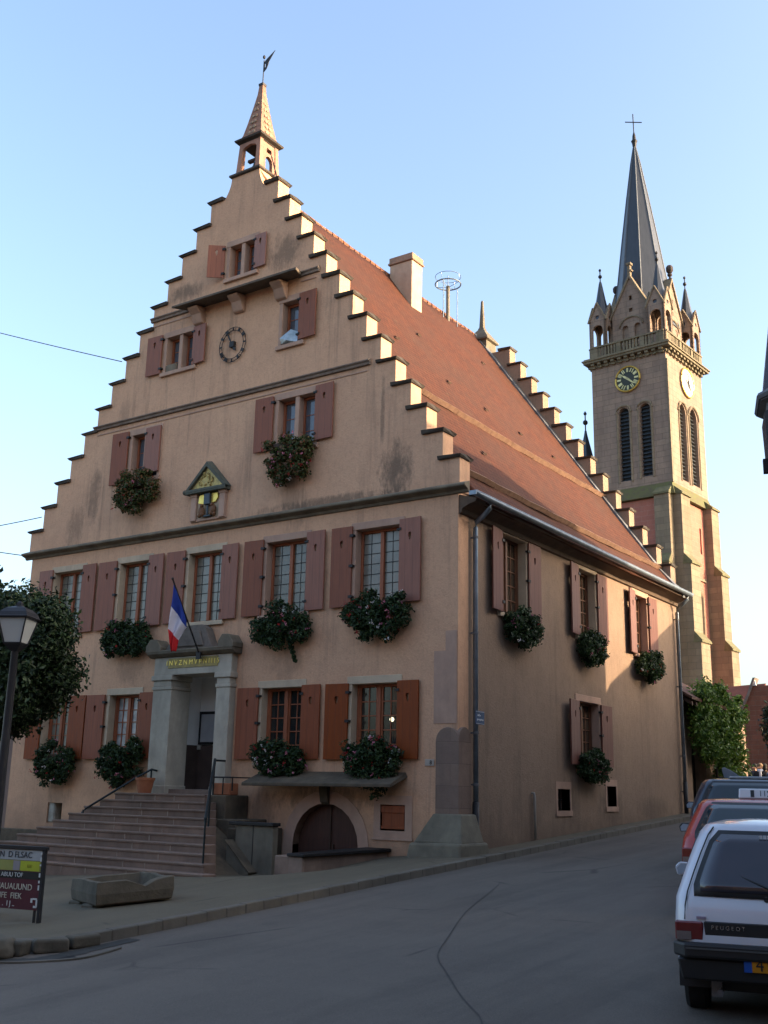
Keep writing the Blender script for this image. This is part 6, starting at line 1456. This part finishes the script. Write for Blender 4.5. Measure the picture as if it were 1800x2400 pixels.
mb = MB(); mb.raw([(-.12, .98, 1.42), (.52, .98, 1.42), (.52, 1.16, 1.42), (-.12, 1.16, 1.42), (-.11, 1.02, 1.545), (.51, 1.02, 1.545), (.51, 1.12, 1.545), (-.11, 1.12, 1.545)], [(0, 3, 2, 1), (4, 5, 6, 7), (0, 1, 5, 4), (1, 2, 6, 5), (2, 3, 7, 6), (3, 0, 4, 7)]); rs = mb.build('roof_sign', mat('sign_white', (.68, .68, .70), (.64, .64, .66), 3, .35), cr2, bevel=.012)
mb = MB(); T = lambda x, y, z: Vector((x, .98 + (z - 1.42) * .32 + y, z))
mb.box(.03, .075, -.006, .01, 1.44, 1.525, T=T)
for a, b, c_, d in ((.15, .158, 1.45, 1.52), (.20, .208, 1.45, 1.52), (.235, .275, 1.50, 1.515), (.262, .275, 1.45, 1.50), (.235, .275, 1.445, 1.458), (.31, .32, 1.45, 1.52), (.32, .35, 1.48, 1.515)): mb.box(a, b, -.006, .01, c_, d, T=T)
mb.build('lettering', 'plastic_black', rs)
LNAV = [(.24, .76, .10, 4.0), (.38, .83, .0, 4.15), (.66, .85, .0, 4.15), (.86, .85, .04, 4.0), (1.0, .83, .08, 3.3), (1.12, .78, .15, 2.95), (1.30, .70, .25, 2.5), (1.42, .64, .34, 2.2), (1.475, .58, .42, 2.0), (1.50, .36, .65, 1.75)]
cr3, W3, YR3 = car('parked_car', 'dark blue car with a broad rear window, farthest of the three in the row', (5.54, -.30, -.03), hd1 + .03, LNAV, 'paint_navy', (1.02, 1.42), (.68, .88, .62), (.72, 3.3), (1.02, 2.65, 'paint_navy'), panel='paint_navy', glassm='car_glass_teal')
mb = MB(); mb.box(-.20, .48, .52, .70, 1.49, 1.535); mb.build('roof_highlight', 'paint_highlight', cr3, bevel=.012)  # pale strip standing in for the highlight on the dark roof
sct = thing('motor_scooter', 'dark motor scooter with a slanting pale windscreen beside the green climbing plant', 'scooter', (0, 0, 0), local=True)
for y in (-.62, .62):
    T = Matrix.Translation((0, y, .24)) @ Matrix.Rotation(PI / 2, 4, 'Y')
    mb = MB(); mb.lathe([(.14, -.05), (.21, -.055), (.24, -.02), (.24, .02), (.21, .055), (.14, .05)], (0, 0, 0), 20, T=T); wh = mb.build('wheel', 'tyre', sct, smooth=True)
    mb = MB(); mb.lathe([(.14, -.03), (.05, -.045), (.05, .045), (.14, .03)], (0, 0, 0), 14, T=T); mb.build('rim', 'rim_grey', wh)
mb = MB(); mb.prism([(-.85, .45), (-.55, .30), (.05, .20), (.32, .24), (.46, .52), (.62, .48), (.60, .62), (.44, .98), (.34, .98), (.28, .34), (.02, .32), (-.1, .62), (-.82, .70)], -.16, .16, lambda a, b, d: Vector((d, a, b))); mb.build('body', 'paint_navy', sct, bevel=.03, seg=2)
mb = MB(); mb.box(-.15, .15, -.78, -.08, .68, .80); mb.build('seat', 'plastic_black', sct, bevel=.04, seg=2)
mb = MB(); mb.tube([(-.34, .30, 1.02), (-.1, .38, 1.0), (.1, .38, 1.0), (.34, .30, 1.02)], .018, 8); mb.build('handlebar', 'plastic_black', sct)
mb = MB(); mb.prism([(-.20, 1.05), (.20, .96), (.235, 1.0), (.22, 1.09), (.02, 1.23), (-.16, 1.32), (-.235, 1.31), (-.245, 1.25)], .40, .42, lambda a, b, d: Vector((a, d + .1 - (b - 1.0) * .5, b))); mb.build('windscreen', mat('screen_sky', (.46, .58, .72), (.38, .5, .66), 5, .12, spec=.6), sct, bevel=.006)  # the sky it catches is put into the pale screen colour
sct.location = (1.55, 12.45, .66); sct.rotation_euler.z = .28
# ---------------------------------------------------------------- people at the end of the street
def person(label, pos, face, coat, legs, hair, arm=0., h=1.72, scarf=None):
    root = thing('person', label, 'person', (0, 0, 0), 'people gathered at the end of the street', local=True)
    k = h / 1.72; bm = bmesh.new(); sk = bm.verts.layers.skin.verify(); V = {}
    def v(n, p, r, rt=False):
        q = bm.verts.new(Vector(p) * k); q[sk].radius = (r * k, r * k); q[sk].use_root = rt; V[n] = q
    def e(a, b): bm.edges.new((V[a], V[b]))
    v('pel', (0, 0, .93), .15, True); v('wst', (0, 0, 1.08), .135); v('chs', (0, .01, 1.30), .165); v('nck', (0, 0, 1.46), .06); v('jaw', (0, .02, 1.53), .07); v('hed', (0, .01, 1.615), .095); v('top', (0, 0, 1.68), .06)
    for a, b in (('pel', 'wst'), ('wst', 'chs'), ('chs', 'nck'), ('nck', 'jaw'), ('jaw', 'hed'), ('hed', 'top')): e(a, b)
    for s, S in ((-1, 'L'), (1, 'R')):
        v('hip' + S, (s * .10, 0, .86), .10); v('kne' + S, (s * .11, .02, .48), .068); v('ank' + S, (s * .11, -.02, .09), .045); v('toe' + S, (s * .12, .14, .04), .04)
        e('pel', 'hip' + S); e('hip' + S, 'kne' + S); e('kne' + S, 'ank' + S); e('ank' + S, 'toe' + S)
        v('sho' + S, (s * .19, 0, 1.38), .07); v('elb' + S, (s * .25, .03 + arm * .05, 1.10), .05); hy = .12 + arm * .2; hz = .88 + arm * .25
        v('wri' + S, (s * (.25 - arm * .12), hy, hz), .032); v('pal' + S, (s * (.25 - arm * .14), hy + .03, hz - .07), .034)
        e('chs', 'sho' + S); e('sho' + S, 'elb' + S); e('elb' + S, 'wri' + S); e('wri' + S, 'pal' + S)
        for q, (dx, L) in enumerate(((-.03, .07), (-.01, .085), (.012, .08), (.03, .065))):
            v('f%d' % q + S, (s * (.25 - arm * .14) + dx, hy + .06, hz - .07 - L), .009); e('pal' + S, 'f%d' % q + S)
        v('th' + S, (s * (.20 - arm * .14), hy + .07, hz - .09), .011); e('wri' + S, 'th' + S)
    me = bpy.data.meshes.new('body'); bm.to_mesh(me); bm.free(); o = bpy.data.objects.new('body', me); COL.objects.link(o)
    o.modifiers.new('s', 'SKIN'); sb = o.modifiers.new('u', 'SUBSURF'); sb.levels = 1; sb.render_levels = 1
    me2 = bpy.data.meshes.new_from_object(o.evaluated_get(bpy.context.evaluated_depsgraph_get())); o.modifiers.clear(); o.data = me2
    for m_ in (coat, legs, 'skin', 'plastic_black'): me2.materials.append(MATS[m_] if isinstance(m_, str) else m_)
    for p in me2.polygons:
        c = p.center / k; i = 0
        if c.z > 1.47: i = 2
        elif c.z < .08: i = 3
        elif c.z < .84 and abs(c.x) < .2: i = 1
        elif abs(c.x) > .06 and c.y > .10 and c.z < .87 + arm * .25: i = 2
        p.material_index = i; p.use_smooth = True
    o.parent = root
    mb = MB(); mb.ball((0, -.02, 1.645 * k), (.112 * k, .118 * k, .10 * k), n=12); mb.ball((0, -.065 * k, 1.57 * k), (.095 * k, .06 * k, .11 * k), n=10); mb.build('hair', hair, root, smooth=True)
    mb = MB(); mb.ball((0, .118 * k, 1.585 * k), (.014, .022, .022), n=6)
    for s in (-1, 1): mb.ball((s * .098 * k, .01, 1.59 * k), (.012, .022, .032), n=6)
    mb.build('nose_and_ears', 'skin', root)
    mb = MB()
    for s in (-1, 1): mb.ball((s * .036 * k, .098 * k, 1.62 * k), (.014, .008, .009), n=6)
    mb.box(-.026, .026, .094 * k, .106 * k, 1.535 * k, 1.545 * k); mb.build('eyes_and_mouth', 'plastic_black', root)
    if scarf:
        mb = MB(); mb.lathe([(.09, 1.40), (.115, 1.44), (.10, 1.49), (.075, 1.5)], (0, 0, 0), 12); mb.box(-.07, -.0, .12, .16, 1.05, 1.44); mb.build('scarf', scarf, root, smooth=False)
    root.location = pos; root.rotation_euler.z = face
mat('skin', (.44, .25, .17), (.38, .21, .14), 4, .6); mat('coat_black', (.016, .016, .018), (.022, .022, .024), 4, .9); mat('coat_grey', (.06, .06, .065), (.045, .045, .05), 4, .9); mat('coat_blue', (.16, .24, .36), (.13, .2, .3), 4, .9); mat('cloth_white', (.66, .68, .74)); mat('trouser', (.03, .03, .035)); mat('hair_brown', (.045, .026, .014)); mat('hair_black', (.012, .01, .01)); mat('hair_fair', (.20, .13, .07)); mat('coat_brown', (.09, .05, .03))
for lb, p, fa, co, ha, arm, h, sc_ in (('person in a long black coat with dark brown hair, leftmost of the group', (-1.12, 23.0, 0), PI + .3, 'coat_black', 'hair_brown', .6, 1.74, None),
        ('person in a dark grey jacket standing behind the black coat', (-.86, 23.5, 0), PI - .2, 'coat_grey', 'hair_black', .2, 1.70, None),
        ('person in black wearing a long white scarf', (-.50, 22.9, 0), PI, 'coat_black', 'hair_fair', .8, 1.70, 'cloth_white'),
        ('person in a pale blue coat at the right end of the group', (-.12, 23.0, 0), PI - .5, 'coat_blue', 'hair_brown', .3, 1.66, None),
        ('person in a brown jacket half hidden between two others', (-.62, 23.9, 0), .4, 'coat_brown', 'hair_black', .1, 1.72, None)):
    person(lb, (p[0], p[1], g(p[0], p[1]) - .12), fa, co, 'trouser', ha, arm, h, sc_)

# ---------------------------------------------------------------- light, sky, camera
SAZ, SEL = R(22), R(17)
S = Vector((math.cos(SAZ) * math.cos(SEL), math.sin(SAZ) * math.cos(SEL), math.sin(SEL)))
sun = bpy.data.lights.new('sun', 'SUN'); sun.energy = 2.1; sun.angle = R(.5); sun.color = (1., .75, .50)
so = bpy.data.objects.new('sun', sun); COL.objects.link(so); so.rotation_euler = (-S).to_track_quat('-Z', 'Y').to_euler(); so.location = S * 60
w = bpy.data.worlds.new('World'); sc.world = w; w.use_nodes = True; nt = w.node_tree
bg = nt.nodes['Background']; sky = nt.nodes.new('ShaderNodeTexSky'); sky.sky_type = 'NISHITA'; sky.sun_disc = False
sky.sun_elevation = SEL; sky.sun_rotation = PI / 2 - SAZ; sky.altitude = 200; sky.air_density = 1.0; sky.dust_density = 5.5; sky.ozone_density = 1.5
nt.links.new(sky.outputs[0], bg.inputs[0]); bg.inputs[1].default_value = .13
cam = bpy.data.cameras.new('camera'); co = bpy.data.objects.new('camera', cam); COL.objects.link(co)
cam.sensor_fit = 'VERTICAL'; cam.sensor_height = 24; cam.lens = 24 * 2504.4 / 2400; cam.clip_end = 3000; cam.clip_start = .1
MR = ((0.8273582629026863, 0.5613090825831839, 0.020258791086188367), (0.12544140693505465, -0.21981509315714615, 0.9674429069699509), (-0.5474876786127735, 0.7978805917115289, 0.25227723467894797))
mm = Matrix(((MR[0][0], MR[1][0], -MR[2][0], 10.80029474), (MR[0][1], MR[1][1], -MR[2][1], -18.4501037), (MR[0][2], MR[1][2], -MR[2][2], 1.15), (0, 0, 0, 1)))
co.matrix_world = mm; sc.camera = co
sc.view_settings.view_transform = 'Standard'; sc.view_settings.look = 'None'; sc.view_settings.exposure = 2.15; sc.view_settings.gamma = 1
